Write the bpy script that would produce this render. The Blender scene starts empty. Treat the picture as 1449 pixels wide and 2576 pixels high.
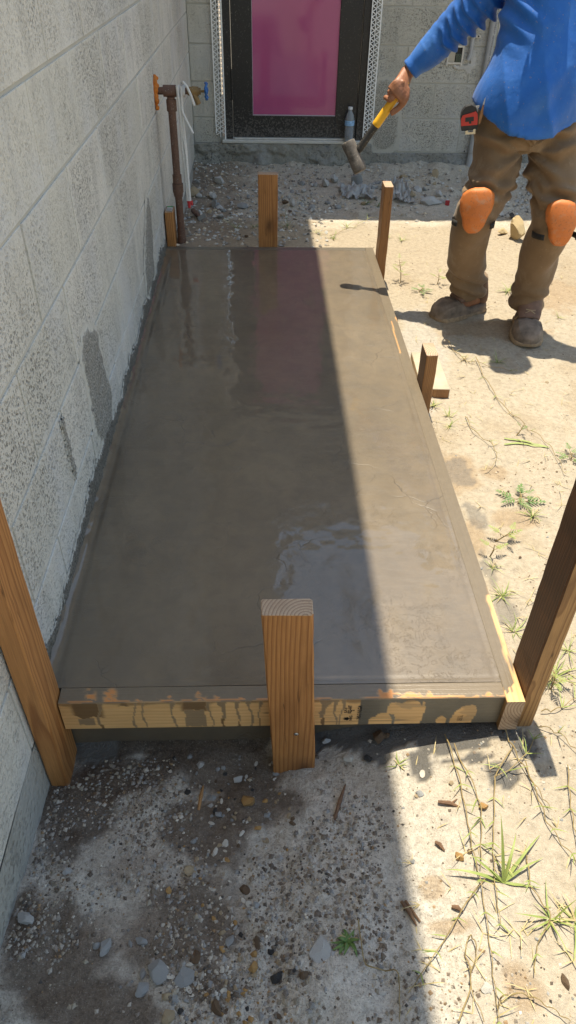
import bpy, bmesh, math, random
import numpy as np
from mathutils import Vector, Matrix, noise as mnoise

S = bpy.context.scene
COL = S.collection
R = math.radians
rng = np.random.default_rng(7)
random.seed(7)

# ------------------------------------------------------------------ camera
YAW, PITCH, ROLL = 0.0417543, 0.69173463, 0.02042873
CAMPOS = np.array([0.45762327, 0.0, 1.20832397])
FPX = 1807.056            # focal length in pixels of a 1449 x 2576 picture
_f = np.array([math.sin(YAW)*math.cos(PITCH), math.cos(YAW)*math.cos(PITCH), -math.sin(PITCH)])
_r = np.array([math.cos(YAW), -math.sin(YAW), 0.0]); _u = np.cross(_r, _f)
CR = _r*math.cos(ROLL)+_u*math.sin(ROLL); CU = -_r*math.sin(ROLL)+_u*math.cos(ROLL)
cam = bpy.data.cameras.new('camera'); camo = bpy.data.objects.new('camera', cam); COL.objects.link(camo)
cam.sensor_fit = 'VERTICAL'; cam.sensor_height = 36.0; cam.sensor_width = 36.0
cam.lens = 36.0*FPX/2576.0
cam.clip_start = 0.02; cam.clip_end = 900
M = Matrix(((CR[0], CU[0], -_f[0], CAMPOS[0]), (CR[1], CU[1], -_f[1], CAMPOS[1]), (CR[2], CU[2], -_f[2], CAMPOS[2]), (0, 0, 0, 1)))
camo.matrix_world = M
S.camera = camo

# ------------------------------------------------------------------ sky, sun, exposure
SUNDIR = Vector((-0.03, 0.20, 1.0)).normalized()      # towards the sun: nearly overhead noon
ELEV = math.asin(SUNDIR.z); AZ = math.atan2(SUNDIR.x, SUNDIR.y)
W = bpy.data.worlds.new('World'); S.world = W; W.use_nodes = True
nt = W.node_tree; bg = nt.nodes['Background']
sky = nt.nodes.new('ShaderNodeTexSky'); sky.sky_type = 'NISHITA'; sky.sun_disc = False
sky.sun_elevation = ELEV; sky.sun_rotation = AZ
sky.air_density = 1.8; sky.dust_density = 1.2; sky.ozone_density = 1.0
nt.links.new(sky.outputs[0], bg.inputs[0]); bg.inputs[1].default_value = 0.115
sl = bpy.data.lights.new('sun', 'SUN'); sl.energy = 4.6; sl.angle = R(0.53); sl.color = (1.0, 0.915, 0.74)
slo = bpy.data.objects.new('sun', sl); COL.objects.link(slo)
slo.rotation_euler = (-SUNDIR).to_track_quat('-Z', 'Y').to_euler(); slo.location = (0, 0, 12)
S.view_settings.view_transform = 'Standard'; S.view_settings.look = 'None'
S.view_settings.exposure = 0.82; S.view_settings.gamma = 1.0; S.view_settings.use_curve_mapping = False
S.render.engine = 'CYCLES'
S.cycles.max_bounces = 8; S.cycles.diffuse_bounces = 4; S.cycles.glossy_bounces = 4; S.cycles.transmission_bounces = 8
S.cycles.use_denoising = True
S.cycles.caustics_reflective = False; S.cycles.caustics_refractive = False

# ------------------------------------------------------------------ noise and small maths
def _hash(ix, iy, iz, seed):
    h = (ix.astype(np.int64)*374761393 + iy.astype(np.int64)*668265263 + iz.astype(np.int64)*2147483647 + seed*1274126177) & 0xffffffff
    h = ((h ^ (h >> 13))*1274126177) & 0xffffffff
    h = h ^ (h >> 16)
    return (h & 0xffff)/65535.0
def vnoise(x, y, z=None, seed=0):
    x = np.asarray(x, float); y = np.asarray(y, float)
    z = np.zeros_like(x) if z is None else np.asarray(z, float)
    ix, iy, iz = np.floor(x), np.floor(y), np.floor(z)
    fx, fy, fz = x-ix, y-iy, z-iz
    fx, fy, fz = [t*t*(3-2*t) for t in (fx, fy, fz)]
    o = 0
    for dz in (0, 1):
        wz = fz if dz else 1-fz
        for dy in (0, 1):
            wy = fy if dy else 1-fy
            for dx in (0, 1):
                wx = fx if dx else 1-fx
                o = o + wx*wy*wz*_hash(ix+dx, iy+dy, iz+dz, seed)
    return o*2-1
def fbm(x, y, z=None, oct=4, seed=0):
    o = 0; a = .5; k = 1.0
    for i in range(oct):
        o = o + a*vnoise(x*k, y*k, None if z is None else z*k, seed+i*17); a *= .5; k *= 2.03
    return o
def sstep(a, b, x):
    t = np.clip((np.asarray(x, float)-a)/(b-a), 0, 1); return t*t*(3-2*t)

def gz(x, y):
    """height of the bare ground (0 = top of the fresh slab)"""
    x = np.asarray(x, float); y = np.asarray(y, float)
    z = -0.10 + 0*x
    dip = (1-sstep(.35, 1.02, x))*.098 * np.exp(-((y-.84)/np.where(y < .84, .42, .25))**2)*1.0
    z = z - np.where(y < 1.2, dip, 0)
    z = z - .012*(1-sstep(.3, 1.1, x))*(y < .9)
    # spoil heap behind the slab by the pipe, rubble bank along the back wall
    z = z + .095*np.exp(-((x-.08)/.20)**2-((y-3.5)/.30)**2)
    z = z + .03*np.exp(-((x-.5)/.4)**2-((y-3.75)/.3)**2)
    z = z - .03*sstep(4.0, 4.6, y) + .012*np.exp(-((y-4.9)/.2)**2) + .045*sstep(4.95, 5.25, y)
    return z
def grelief(x, y):
    r = .010*fbm(x*2.3, y*2.3, oct=3, seed=3) + .006*fbm(x*9, y*9, oct=3, seed=11)
    shade = np.maximum((1-sstep(.5, .8, x))*(y < .9), sstep(4.05, 4.35, y))
    r = r + (.003+.007*shade)*fbm(x*34, y*34, oct=2, seed=23) + .012*(y < .9)*shade*np.maximum(fbm(x*13, y*13, oct=3, seed=27), 0)
    r = r + .05*shade*(y > 3.9)*np.maximum(fbm(x*6, y*6, oct=3, seed=31), 0)**1.2
    r = r - .005*np.maximum(fbm(x*17, y*15, oct=2, seed=41)-.12, 0)*4
    return r
GRID = None
def gh(x, y):
    if GRID is not None:
        ax, ay, az = GRID; i = min(max(int(np.searchsorted(ax, x))-1, 0), len(ax)-2); j = min(max(int(np.searchsorted(ay, y))-1, 0), len(ay)-2)
        fx = (x-ax[i])/(ax[i+1]-ax[i]); fy = (y-ay[j])/(ay[j+1]-ay[j])
        return float((az[j, i]*(1-fx)+az[j, i+1]*fx)*(1-fy)+(az[j+1, i]*(1-fx)+az[j+1, i+1]*fx)*fy)
    return float(gz(np.array([x]), np.array([y]))[0]+grelief(np.array([x]), np.array([y]))[0])
def ray(px, py):
    return _f + CR*(px-724.5)/FPX - CU*(py-1288.0)/FPX
def at(px, py, z=None):
    """ground point seen at a place of the photograph (1449 x 2576)"""
    d = ray(px, py); zz = -.10 if z is None else z
    for _ in range(12):
        P = CAMPOS + d*(zz-CAMPOS[2])/d[2]
        if z is not None: return P
        zz = gh(P[0], P[1])
    P[2] = zz
    return P
def on_y(px, py, Y):
    d = ray(px, py); return CAMPOS + d*(Y-CAMPOS[1])/d[1]
def on_x(px, py, X):
    d = ray(px, py); return CAMPOS + d*(X-CAMPOS[0])/d[0]

# ------------------------------------------------------------------ objects
def link(o, parent=None):
    COL.objects.link(o)
    if parent is not None: o.parent = parent
    return o
def mesh_np(name, co, faces, mat=None, parent=None, smooth=False, attrs=None):
    me = bpy.data.meshes.new(name)
    me.from_pydata([tuple(c) for c in co] if not isinstance(co, np.ndarray) else co.tolist(), [], faces if not isinstance(faces, np.ndarray) else faces.tolist())
    if attrs:
        for k, v in attrs.items():
            if v.ndim == 1:
                a = me.attributes.new(k, 'FLOAT', 'POINT'); a.data.foreach_set('value', v.astype(np.float32))
            else:
                a = me.attributes.new(k, 'FLOAT_COLOR', 'POINT')
                c4 = np.ones((len(v), 4), np.float32); c4[:, :3] = v; a.data.foreach_set('color', c4.ravel())
    me.update()
    if smooth: me.polygons.foreach_set('use_smooth', np.ones(len(me.polygons), bool))
    if mat: me.materials.append(mat)
    o = bpy.data.objects.new(name, me)
    return link(o, parent)
class MB:
    """collects shapes into one mesh"""
    def __init__(s): s.v = []; s.f = []; s.m = []
    def add(s, v, f, mi=0):
        k = len(s.v); s.v += [tuple(p) for p in v]; s.f += [tuple(i+k for i in q) for q in f]; s.m += [mi]*len(f)
        return s
    def box(s, a, b, c=0.0, mi=0, mat=None):
        (x0, y0, z0), (x1, y1, z1) = a, b
        if c <= 0:
            v = [(x0,y0,z0),(x1,y0,z0),(x1,y1,z0),(x0,y1,z0),(x0,y0,z1),(x1,y0,z1),(x1,y1,z1),(x0,y1,z1)]
            f = [(0,3,2,1),(4,5,6,7),(0,1,5,4),(1,2,6,5),(2,3,7,6),(3,0,4,7)]
        else:
            v = []; f = []
            bm = bmesh.new(); bmesh.ops.create_cube(bm, size=1)
            for p in bm.verts: p.co = Vector((x0 if p.co.x < 0 else x1, y0 if p.co.y < 0 else y1, z0 if p.co.z < 0 else z1))
            bmesh.ops.bevel(bm, geom=bm.edges[:], offset=c, segments=1, affect='EDGES')
            bm.verts.index_update(); v = [tuple(p.co) for p in bm.verts]; f = [tuple(q.index for q in g.verts) for g in bm.faces]; bm.free()
        if mat is not None: v = [tuple(mat @ Vector(p)) for p in v]
        return s.add(v, f, mi)
    def tube(s, pts, r, n=10, mi=0, cap=True):
        pts = [Vector(p) for p in pts]; rs = r if isinstance(r, (list, tuple)) else [r]*len(pts)
        v = []; f = []; ref = None
        for i, p in enumerate(pts):
            t = (pts[min(i+1, len(pts)-1)]-pts[max(i-1, 0)]).normalized()
            if ref is None: ref = t.orthogonal().normalized()
            ref = (ref-t*ref.dot(t)).normalized(); b = t.cross(ref)
            for k in range(n):
                a = 2*math.pi*k/n; v.append(p+(ref*math.cos(a)+b*math.sin(a))*rs[i])
        for i in range(len(pts)-1):
            for k in range(n):
                k2 = (k+1) % n; f.append((i*n+k, i*n+k2, (i+1)*n+k2, (i+1)*n+k))
        if cap: f.append(tuple(range(n-1, -1, -1))); f.append(tuple(range((len(pts)-1)*n, len(pts)*n)))
        return s.add(v, f, mi)
    def lathe(s, prof, n=20, mat=None, mi=0):
        v = []; f = []
        for (r, z) in prof:
            for k in range(n):
                a = 2*math.pi*k/n; p = Vector((r*math.cos(a), r*math.sin(a), z)); v.append(mat @ p if mat is not None else p)
        for i in range(len(prof)-1):
            for k in range(n):
                k2 = (k+1) % n; f.append((i*n+k, i*n+k2, (i+1)*n+k2, (i+1)*n+k))
        f.append(tuple(range(n-1, -1, -1))); f.append(tuple(range((len(prof)-1)*n, len(prof)*n)))
        return s.add(v, f, mi)
    def build(s, name, mats, parent=None, smooth=False):
        me = bpy.data.meshes.new(name); me.from_pydata(s.v, [], s.f); me.update()
        for m in (mats if isinstance(mats, (list, tuple)) else [mats]): me.materials.append(m)
        me.polygons.foreach_set('material_index', np.array(s.m, np.int32))
        if smooth:
            me.polygons.foreach_set('use_smooth', np.ones(len(me.polygons), bool))
            if smooth != 'all': me.set_sharp_from_angle(angle=R(38))
        return link(bpy.data.objects.new(name, me), parent)
def tag(o, label, cat, group=None, kind=None):
    o['label'] = label; o['category'] = cat
    if group: o['group'] = group
    if kind: o['kind'] = kind
    return o
def struct(o, label=None, kind='structure'):
    o['kind'] = kind
    if label: o['label'] = label
    return o
def empty(name, loc=(0, 0, 0)):
    o = bpy.data.objects.new(name, None); o.location = loc; o.empty_display_size = .05; return link(o)
def put(o, parent):
    """parent while keeping the world position the mesh was built in"""
    o.parent = parent; o.matrix_parent_inverse = Matrix.Translation(parent.location).inverted() if parent.type == 'EMPTY' else parent.matrix_basis.inverted()
    return o

# ------------------------------------------------------------------ materials
class N:
    """tiny node builder"""
    def __init__(s, name):
        s.m = bpy.data.materials.new(name); s.m.use_nodes = True; s.t = s.m.node_tree
        s.b = s.t.nodes['Principled BSDF']; s.out = s.t.nodes['Material Output']
    def n(s, t, **kw):
        x = s.t.nodes.new(t)
        for k, v in kw.items(): setattr(x, k, v)
        return x
    def set(s, sock, v):
        if v is None: return
        if hasattr(v, 'is_linked') or hasattr(v, 'links'): s.t.links.new(v, sock)
        else:
            if isinstance(v, (tuple, list)) and len(v) == 3 and sock.type == 'RGBA': v = (*v, 1)
            sock.default_value = v
    def coord(s, kind='Object', scale=(1, 1, 1), loc=(0, 0, 0)):
        if kind == 'World': c = s.n('ShaderNodeNewGeometry').outputs['Position']
        else: c = s.n('ShaderNodeTexCoord').outputs[kind]
        mp = s.n('ShaderNodeMapping'); s.t.links.new(c, mp.inputs[0]); mp.inputs['Scale'].default_value = scale
        s.set(mp.inputs['Location'], loc)
        return mp.outputs[0]
    def noise(s, vec, scale, detail=3, rough=.55, dist=0):
        x = s.n('ShaderNodeTexNoise'); s.set(x.inputs['Vector'], vec); s.set(x.inputs['Scale'], scale); x.inputs['Detail'].default_value = detail
        x.inputs['Roughness'].default_value = rough; x.inputs['Distortion'].default_value = dist; return x.outputs[0]
    def voro(s, vec, scale, feature='F1', out=0, rand=1.0):
        x = s.n('ShaderNodeTexVoronoi', feature=feature); s.set(x.inputs['Vector'], vec); s.set(x.inputs['Scale'], scale); x.inputs['Randomness'].default_value = rand
        return x.outputs[out]
    def ramp(s, fac, stops, interp='LINEAR'):
        x = s.n('ShaderNodeValToRGB'); e = x.color_ramp.elements; x.color_ramp.interpolation = interp
        while len(e) < len(stops): e.new(.5)
        for el, (p, c) in zip(e, stops):
            el.position = p; el.color = (c, c, c, 1) if not isinstance(c, (tuple, list)) else (*c, 1)
        s.set(x.inputs[0], fac); return x.outputs[0]
    def mix(s, fac, a, b, mode='MIX'):
        x = s.n('ShaderNodeMix', data_type='RGBA', blend_type=mode); s.set(x.inputs[0], fac); s.set(x.inputs[6], a); s.set(x.inputs[7], b); return x.outputs[2]
    def math(s, op, a, b=None, clamp=False):
        x = s.n('ShaderNodeMath', operation=op); x.use_clamp = clamp; s.set(x.inputs[0], a); s.set(x.inputs[1], b); return x.outputs[0]
    def attr(s, name, out='Fac'):
        x = s.n('ShaderNodeAttribute', attribute_name=name); return x.outputs[out]
    def rand(s): return s.n('ShaderNodeObjectInfo').outputs['Random']
    def bump(s, h, strength=.5, dist=.01, normal=None):
        x = s.n('ShaderNodeBump'); x.inputs['Strength'].default_value = strength; x.inputs['Distance'].default_value = dist
        s.set(x.inputs['Height'], h)
        if normal is not None: s.set(x.inputs['Normal'], normal)
        return x.outputs[0]
    def fin(s, color=None, rough=None, normal=None, **kw):
        s.set(s.b.inputs['Base Color'], color); s.set(s.b.inputs['Roughness'], rough)
        if normal is not None: s.set(s.b.inputs['Normal'], normal)
        for k, v in kw.items(): s.set(s.b.inputs[k.replace('_', ' ')], v)
        return s.m
def plain(name, col, rough=.6, var=.15, nscale=40, bump=0, **kw):
    n = N(name); v = n.coord('Object'); f = n.noise(v, nscale, 4)
    c = n.mix(n.ramp(f, [(.3, 0.0), (.7, 1.0)]), tuple(x*(1-var) for x in col), tuple(min(1, x*(1+var)) for x in col))
    nm = n.bump(n.noise(v, nscale*4, 3), bump, .003) if bump else None
    return n.fin(c, rough, nm, **kw)

def wood(name, light, dark, ring=300.0, wet=0.0, rough=.55, cement=False):
    """length of the piece runs along local Z; growth rings about a pith beside it"""
    n = N(name)
    rnd = n.rand(); tc = n.n('ShaderNodeTexCoord').outputs['Object']
    cx = n.n('ShaderNodeCombineXYZ')
    ma = n.n('ShaderNodeMath', operation='MULTIPLY_ADD'); n.set(ma.inputs[0], rnd); ma.inputs[1].default_value = .06; ma.inputs[2].default_value = -.055
    mb = n.n('ShaderNodeMath', operation='MULTIPLY_ADD'); n.set(mb.inputs[0], rnd); mb.inputs[1].default_value = -.05; mb.inputs[2].default_value = .03
    mc = n.n('ShaderNodeMath', operation='MULTIPLY'); n.set(mc.inputs[0], rnd); mc.inputs[1].default_value = 9.0
    n.set(cx.inputs[0], ma.outputs[0]); n.set(cx.inputs[1], mb.outputs[0]); n.set(cx.inputs[2], mc.outputs[0])
    ad = n.n('ShaderNodeVectorMath', operation='ADD'); n.set(ad.inputs[0], tc); n.set(ad.inputs[1], cx.outputs[0])
    v = ad.outputs[0]
    mp = n.n('ShaderNodeMapping'); n.set(mp.inputs[0], v); mp.inputs['Scale'].default_value = (7, 7, 1.6)
    nz = n.n('ShaderNodeTexNoise'); n.set(nz.inputs['Vector'], mp.outputs[0]); nz.inputs['Scale'].default_value = 1.0; nz.inputs['Detail'].default_value = 2
    vs = n.n('ShaderNodeVectorMath', operation='MULTIPLY_ADD'); n.set(vs.inputs[0], nz.outputs[1]); vs.inputs[1].default_value = (.030, .030, 0); n.set(vs.inputs[2], v)
    sx = n.n('ShaderNodeVectorMath', operation='MULTIPLY'); n.set(sx.inputs[0], vs.outputs[0]); sx.inputs[1].default_value = (1, 1, 0)
    ln = n.n('ShaderNodeVectorMath', operation='LENGTH'); n.set(ln.inputs[0], sx.outputs[0])
    fr = n.math('FRACT', n.math('MULTIPLY', ln.outputs['Value'], ring))
    g = n.ramp(fr, [(0, 0.0), (.5, .18), (.84, .8), (.92, .7), (1, 0.0)])
    mp2 = n.n('ShaderNodeMapping'); n.set(mp2.inputs[0], v); mp2.inputs['Scale'].default_value = (500, 500, 14)
    fib = n.noise(mp2.outputs[0], 1.0, 3)
    mp3 = n.n('ShaderNodeMapping'); n.set(mp3.inputs[0], v); mp3.inputs['Scale'].default_value = (9, 9, 3)
    blot = n.noise(mp3.outputs[0], 1.6, 4)
    c = n.mix(g, light, dark)
    c = n.mix(n.math('MULTIPLY', n.ramp(fib, [(.35, 0.0), (.75, 1.0)]), .35), c, tuple(x*.55 for x in dark))
    c = n.mix(n.math('MULTIPLY', n.ramp(blot, [(.45, 0.0), (.75, 1.0)]), .45), c, tuple(x*.6 for x in dark))
    mp4 = n.n('ShaderNodeMapping'); n.set(mp4.inputs[0], v); mp4.inputs['Scale'].default_value = (70, 70, 1.3)
    chk = n.noise(mp4.outputs[0], 1.0, 2, .4); chm = n.ramp(n.noise(mp3.outputs[0], 1.1, 2), [(.50, 0.0), (.60, 1.0)])
    crk = n.math('MULTIPLY', n.ramp(chk, [(.490, 0.0), (.50, 1.0), (.51, 0.0)]), chm)
    c = n.mix(n.math('MULTIPLY', crk, .8), c, tuple(x*.22 for x in dark))
    mp5 = n.n('ShaderNodeMapping'); n.set(mp5.inputs[0], v); mp5.inputs['Scale'].default_value = (9, 9, 4.2)
    kn = n.ramp(n.voro(mp5.outputs[0], 1.0), [(.07, 1.0), (.16, .35), (.26, 0.0)])
    c = n.mix(n.math('MULTIPLY', kn, .75), c, tuple(x*.30 for x in dark))
    dst = n.math('MULTIPLY', n.ramp(n.noise(n.coord('Object'), 23, 5, .7), [(.56, 0.0), (.72, 1.0)]), n.ramp(n.noise(n.coord('Object', (1, 1, .5)), 4, 2), [(.5, 0.0), (.65, 1.0)]))
    c = n.mix(n.math('MULTIPLY', dst, .40), c, (.34, .29, .225))
    spk = n.voro(n.coord('Object', (1, 1, .35)), 240)
    c = n.mix(n.math('MULTIPLY', n.ramp(spk, [(.05, 1.0), (.13, 0.0)]), .35), c, (.35, .31, .26))
    h = n.math('ADD', n.math('MULTIPLY', g, -.5), fib)
    rr = rough
    if cement:
        cem = n.attr('cement'); thin = n.attr('stain'); wetd = n.attr('dark')
        cn = n.noise(n.coord('Object'), 60, 4)
        cc = n.mix(cn, (.112, .096, .072), (.160, .138, .104))
        c = n.mix(n.math('MULTIPLY', thin, .85), c, (.60, .20, .035))
        c = n.mix(n.math('MULTIPLY', wetd, .8), c, (.075, .04, .018))
        c = n.mix(cem, c, cc)
        h = n.math('ADD', h, n.math('MULTIPLY', cem, n.noise(n.coord('Object'), 260, 3)))
        rr = n.math('SUBTRACT', .55, n.math('MULTIPLY', cem, .27))
    n.b.inputs['Coat Weight'].default_value = wet; n.b.inputs['Coat Roughness'].default_value = .2
    return n.fin(c, rr, n.bump(h, .35, .0012))

def concrete_block(name, base, pit, fine=1.0, edge=None):
    n = N(name); rnd = n.rand()
    cx = n.n('ShaderNodeCombineXYZ'); n.set(cx.inputs[2], n.math('MULTIPLY', rnd, 7.3)); n.set(cx.inputs[0], n.math('MULTIPLY', rnd, 3.1))
    v = n.coord('World', (1, 1, 1), cx.outputs[0])
    v2 = n.coord('World', (1, 1, .7))
    big = n.noise(v2, 2.2, 4, .6); stre = n.noise(n.coord('World', (5, 5, .8)), 3, 4, .6); mid = n.noise(v2, 17, 3)
    n1 = n.noise(v, 115*fine, 2, .5); n2 = n.noise(v, 260*fine, 2, .6)
    wz = n.n('ShaderNodeVectorMath', operation='MULTIPLY_ADD'); wn = n.n('ShaderNodeTexNoise'); n.set(wn.inputs['Vector'], v); wn.inputs['Scale'].default_value = 240*fine; n.set(wz.inputs[0], wn.outputs[1]); wz.inputs[1].default_value = (.006, .006, .006); n.set(wz.inputs[2], v)
    va_ = n.ramp(n.voro(wz.outputs[0], 150*fine), [(.24, 1.0), (.42, 0.0)]); vb_ = n.ramp(n.voro(wz.outputs[0], 74*fine), [(.18, 1.0), (.32, 0.0)])
    pits = n.math('MULTIPLY', n.math('MAXIMUM', n.math('MULTIPLY', va_, .8), vb_), n.ramp(n1, [(.42, 1.0), (.68, .40)]))
    # pits are open only where the face was not rubbed full of mortar
    rub = n.ramp(n.math('ADD', big, n.math('MULTIPLY', mid, .25)), [(.48, 1.0), (.70, .32)])
    if edge:
        so = n.n('ShaderNodeSeparateXYZ'); n.set(so.inputs[0], n.n('ShaderNodeTexCoord').outputs['Object'])
        al = so.outputs[1 if edge == 'x' else 0]; up = so.outputs[2]
        e1 = n.math('MINIMUM', n.math('MINIMUM', al, n.math('SUBTRACT', .398, al)), n.math('MINIMUM', up, n.math('SUBTRACT', .197, up)))
        wob = n.math('ADD', e1, n.math('MULTIPLY', n.math('SUBTRACT', n.noise(v, 22, 4, .65), .5), .055))
        sme = n.ramp(wob, [(.0, 1.0), (.022, 0.0)])
        rub = n.math('MULTIPLY', rub, n.math('SUBTRACT', 1.0, n.math('MULTIPLY', sme, .65)))
    pits = n.math('MULTIPLY', pits, rub)
    col = n.mix(n.ramp(big, [(.3, 0.0), (.72, 1.0)]), tuple(x*.86 for x in base), tuple(x*1.08 for x in base))
    col = n.mix(n.ramp(rnd, [(0, 0.0), (1, .60)]), col, (base[0]*.76, base[1]*.77, base[2]*.74))
    col = n.mix(n.math('MULTIPLY', n.ramp(stre, [(.50, 0.0), (.72, 1.0)]), .6), col, tuple(x*.6 for x in base))
    col = n.mix(n.math('MULTIPLY', n.ramp(n2, [(.5, 0.0), (.7, 1.0)]), .35), col, tuple(min(1, x*1.35) for x in base))
    if edge: col = n.mix(n.math('MULTIPLY', sme, .28), col, tuple(min(1, x*1.03) for x in base))
    col = n.mix(n.math('MULTIPLY', pits, .95), col, pit)
    blue = n.ramp(n.noise(v2, 5, 2), [(.50, 0.0), (.70, .55)])
    col = n.mix(blue, col, (base[0]*.93, base[1]*.97, base[2]*1.07))
    h = n.math('SUBTRACT', n.math('ADD', n.math('MULTIPLY', n1, .6), n.math('MULTIPLY', n2, .5)), n.math('MULTIPLY', pits, 1.3))
    return n.fin(col, .92, n.bump(h, .8, .005))
MAT = {}
MAT['block'] = concrete_block('block_face', (.675, .65, .59), (.13, .125, .11), 1.0, 'x')
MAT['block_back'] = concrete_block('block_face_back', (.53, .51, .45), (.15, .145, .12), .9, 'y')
MAT['footing'] = concrete_block('footing_concrete', (.42, .405, .36), (.26, .25, .22), .6)
def mk_mortar(name, base):
    n = N(name); v = n.coord('World'); c = n.mix(n.noise(v, 14, 4), tuple(x*.85 for x in base), tuple(x*1.15 for x in base))
    return n.fin(c, .9, n.bump(n.noise(v, 220, 3), .5, .002))
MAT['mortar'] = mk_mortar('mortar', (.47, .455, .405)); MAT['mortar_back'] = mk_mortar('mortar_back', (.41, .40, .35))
def smear(name, col, wall):
    n = N(name); v = n.coord('World'); g = n.noise(v, 170, 3, .6); b = n.noise(v, 24, 4)
    c = n.mix(n.ramp(g, [(.34, 0.0), (.66, 1.0)]), tuple(x*.45 for x in col), tuple(x*1.7 for x in col))
    c = n.mix(n.math('MULTIPLY', n.ramp(n.voro(v, 120), [(.12, 1.0), (.24, 0.0)]), .6), c, tuple(x*.35 for x in col))
    w = n.mix(g, tuple(x*.8 for x in wall), tuple(x*1.08 for x in wall))
    m = n.ramp(n.math('ADD', n.attr('cover'), n.math('ADD', n.math('MULTIPLY', n.math('SUBTRACT', g, .5), .9), n.math('MULTIPLY', n.math('SUBTRACT', b, .5), .9))), [(.42, 0.0), (.60, 1.0)])
    return n.fin(n.mix(m, w, c), .9, n.bump(n.math('ADD', g, n.math('MULTIPLY', m, .4)), .6, .004))
MAT['render_patch'] = smear('grey_render', (.25, .24, .215), (.60, .58, .52))
MAT['wet_splash'] = smear('wet_cement_splash', (.125, .115, .098), (.50, .48, .43))
MAT['damp_smear'] = smear('damp_smear', (.29, .28, .245), (.49, .475, .42))
MAT['rough_conc'] = concrete_block('rough_concrete', (.30, .29, .255), (.085, .08, .07), .55)
MAT['soffit'] = plain('soffit_paint', (.62, .60, .56), .7)
MAT['stake_orange'] = wood('stake_wood_orange', (.53, .245, .078), (.27, .098, .024), 120)
MAT['stake_brown'] = wood('stake_wood_brown', (.41, .20, .07), (.185, .074, .023), 190)
MAT['stake_tan'] = wood('stake_wood_tan', (.47, .26, .10), (.20, .09, .028), 300)
MAT['stake_wet_shade'] = wood('stake_wood_wet_shade', (.135, .056, .019), (.06, .025, .009), 120, wet=.0, rough=.6)  # dark wet wood; also paints the shaded face of the short stake
MAT['endgrain'] = wood('wood_end_grain', (.56, .41, .28), (.24, .135, .075), 150)
MAT['board'] = wood('form_board_wood', (.80, .49, .215), (.70, .39, .145), 90, cement=True)
MAT['black_alu'] = None

# --- ground -----------------------------------------------------------------
def mk_ground():
    n = N('sandy_ground'); v = n.coord('World')
    base = n.attr('Col', 'Color'); cem = n.attr('cement'); grit = n.attr('grit')
    n1 = n.noise(v, 60, 5, .65); n2 = n.noise(v, 420, 2, .6); n3 = n.noise(v, 8, 4)
    c = n.mix(n.math('MULTIPLY', n.ramp(n1, [(.36, 1.0), (.60, 0.0)]), .50), base, n.mix(.5, base, (.13, .095, .065), 'MULTIPLY'))
    c = n.mix(n.math('MULTIPLY', n.ramp(n2, [(.60, 0.0), (.74, 1.0)]), .4), c, (.72, .66, .56))
    n4 = n.noise(v, 150, 4, .7)
    c = n.mix(n.math('MULTIPLY', n.math('MULTIPLY', n.ramp(n4, [(.42, 1.0), (.54, 0.0)]), grit), .6), c, n.mix(.5, c, (.10, .08, .06), 'MULTIPLY'))
    dk = n.ramp(n.voro(v, 95), [(.09, 1.0), (.2, 0.0)])
    sel = n.ramp(n.noise(v, 26, 2), [(.46, 0.0), (.58, 1.0)])
    c = n.mix(n.math('MULTIPLY', n.math('MULTIPLY', dk, sel), .75), c, (.10, .075, .052))
    c = n.mix(n.math('MULTIPLY', n.math('MULTIPLY', n.ramp(n2, [(.30, 1.0), (.42, 0.0)]), grit), .65), c, (.075, .058, .042))
    cc = n.mix(n.noise(v, 30, 4), (.085, .078, .068), (.14, .13, .115))
    c = n.mix(cem, c, cc)
    h = n.math('ADD', n.math('MULTIPLY', n1, .8), n.math('MULTIPLY', n2, .35))
    h = n.math('ADD', h, n.math('MULTIPLY', n3, .6))
    h = n.math('MULTIPLY', h, n.math('SUBTRACT', 1.0, n.math('MULTIPLY', cem, .8)))
    rough = n.math('SUBTRACT', .95, n.math('MULTIPLY', cem, .6))
    return n.fin(c, rough, n.bump(n.math('ADD', h, n.math('MULTIPLY', n4, .8)), .68, .013))
MAT['ground'] = mk_ground()

def axis(segs):
    a = []
    for lo, hi, st in segs: a += list(np.arange(lo, hi-1e-6, st))
    a.append(segs[-1][1]); return np.array(a)
gx = axis([(-400, -60, 85), (-60, -8, 13), (-8, -.6, 1.2), (-.6, -.06, .09), (-.06, 2.7, .0105), (2.7, 4, .08), (4, 12, .8), (12, 60, 12), (60, 400, 85)])
gy = axis([(-400, -60, 85), (-60, -6, 13), (-6, -.5, .55), (-.5, .18, .06), (.18, 1.0, .0085), (1.0, 3.4, .013), (3.4, 5.34, .013), (5.34, 6, .1), (6, 14, 1), (14, 60, 12), (60, 400, 85)])
GX, GY = np.meshgrid(gx, gy); X, Y = GX.ravel(), GY.ravel()
Z = gz(X, Y)+grelief(X, Y)
under = (X > .02)*(X < .955)*(Y > .92)*(Y < 3.38)
Z = np.where(under, np.minimum(Z, -.2), Z)
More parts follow.
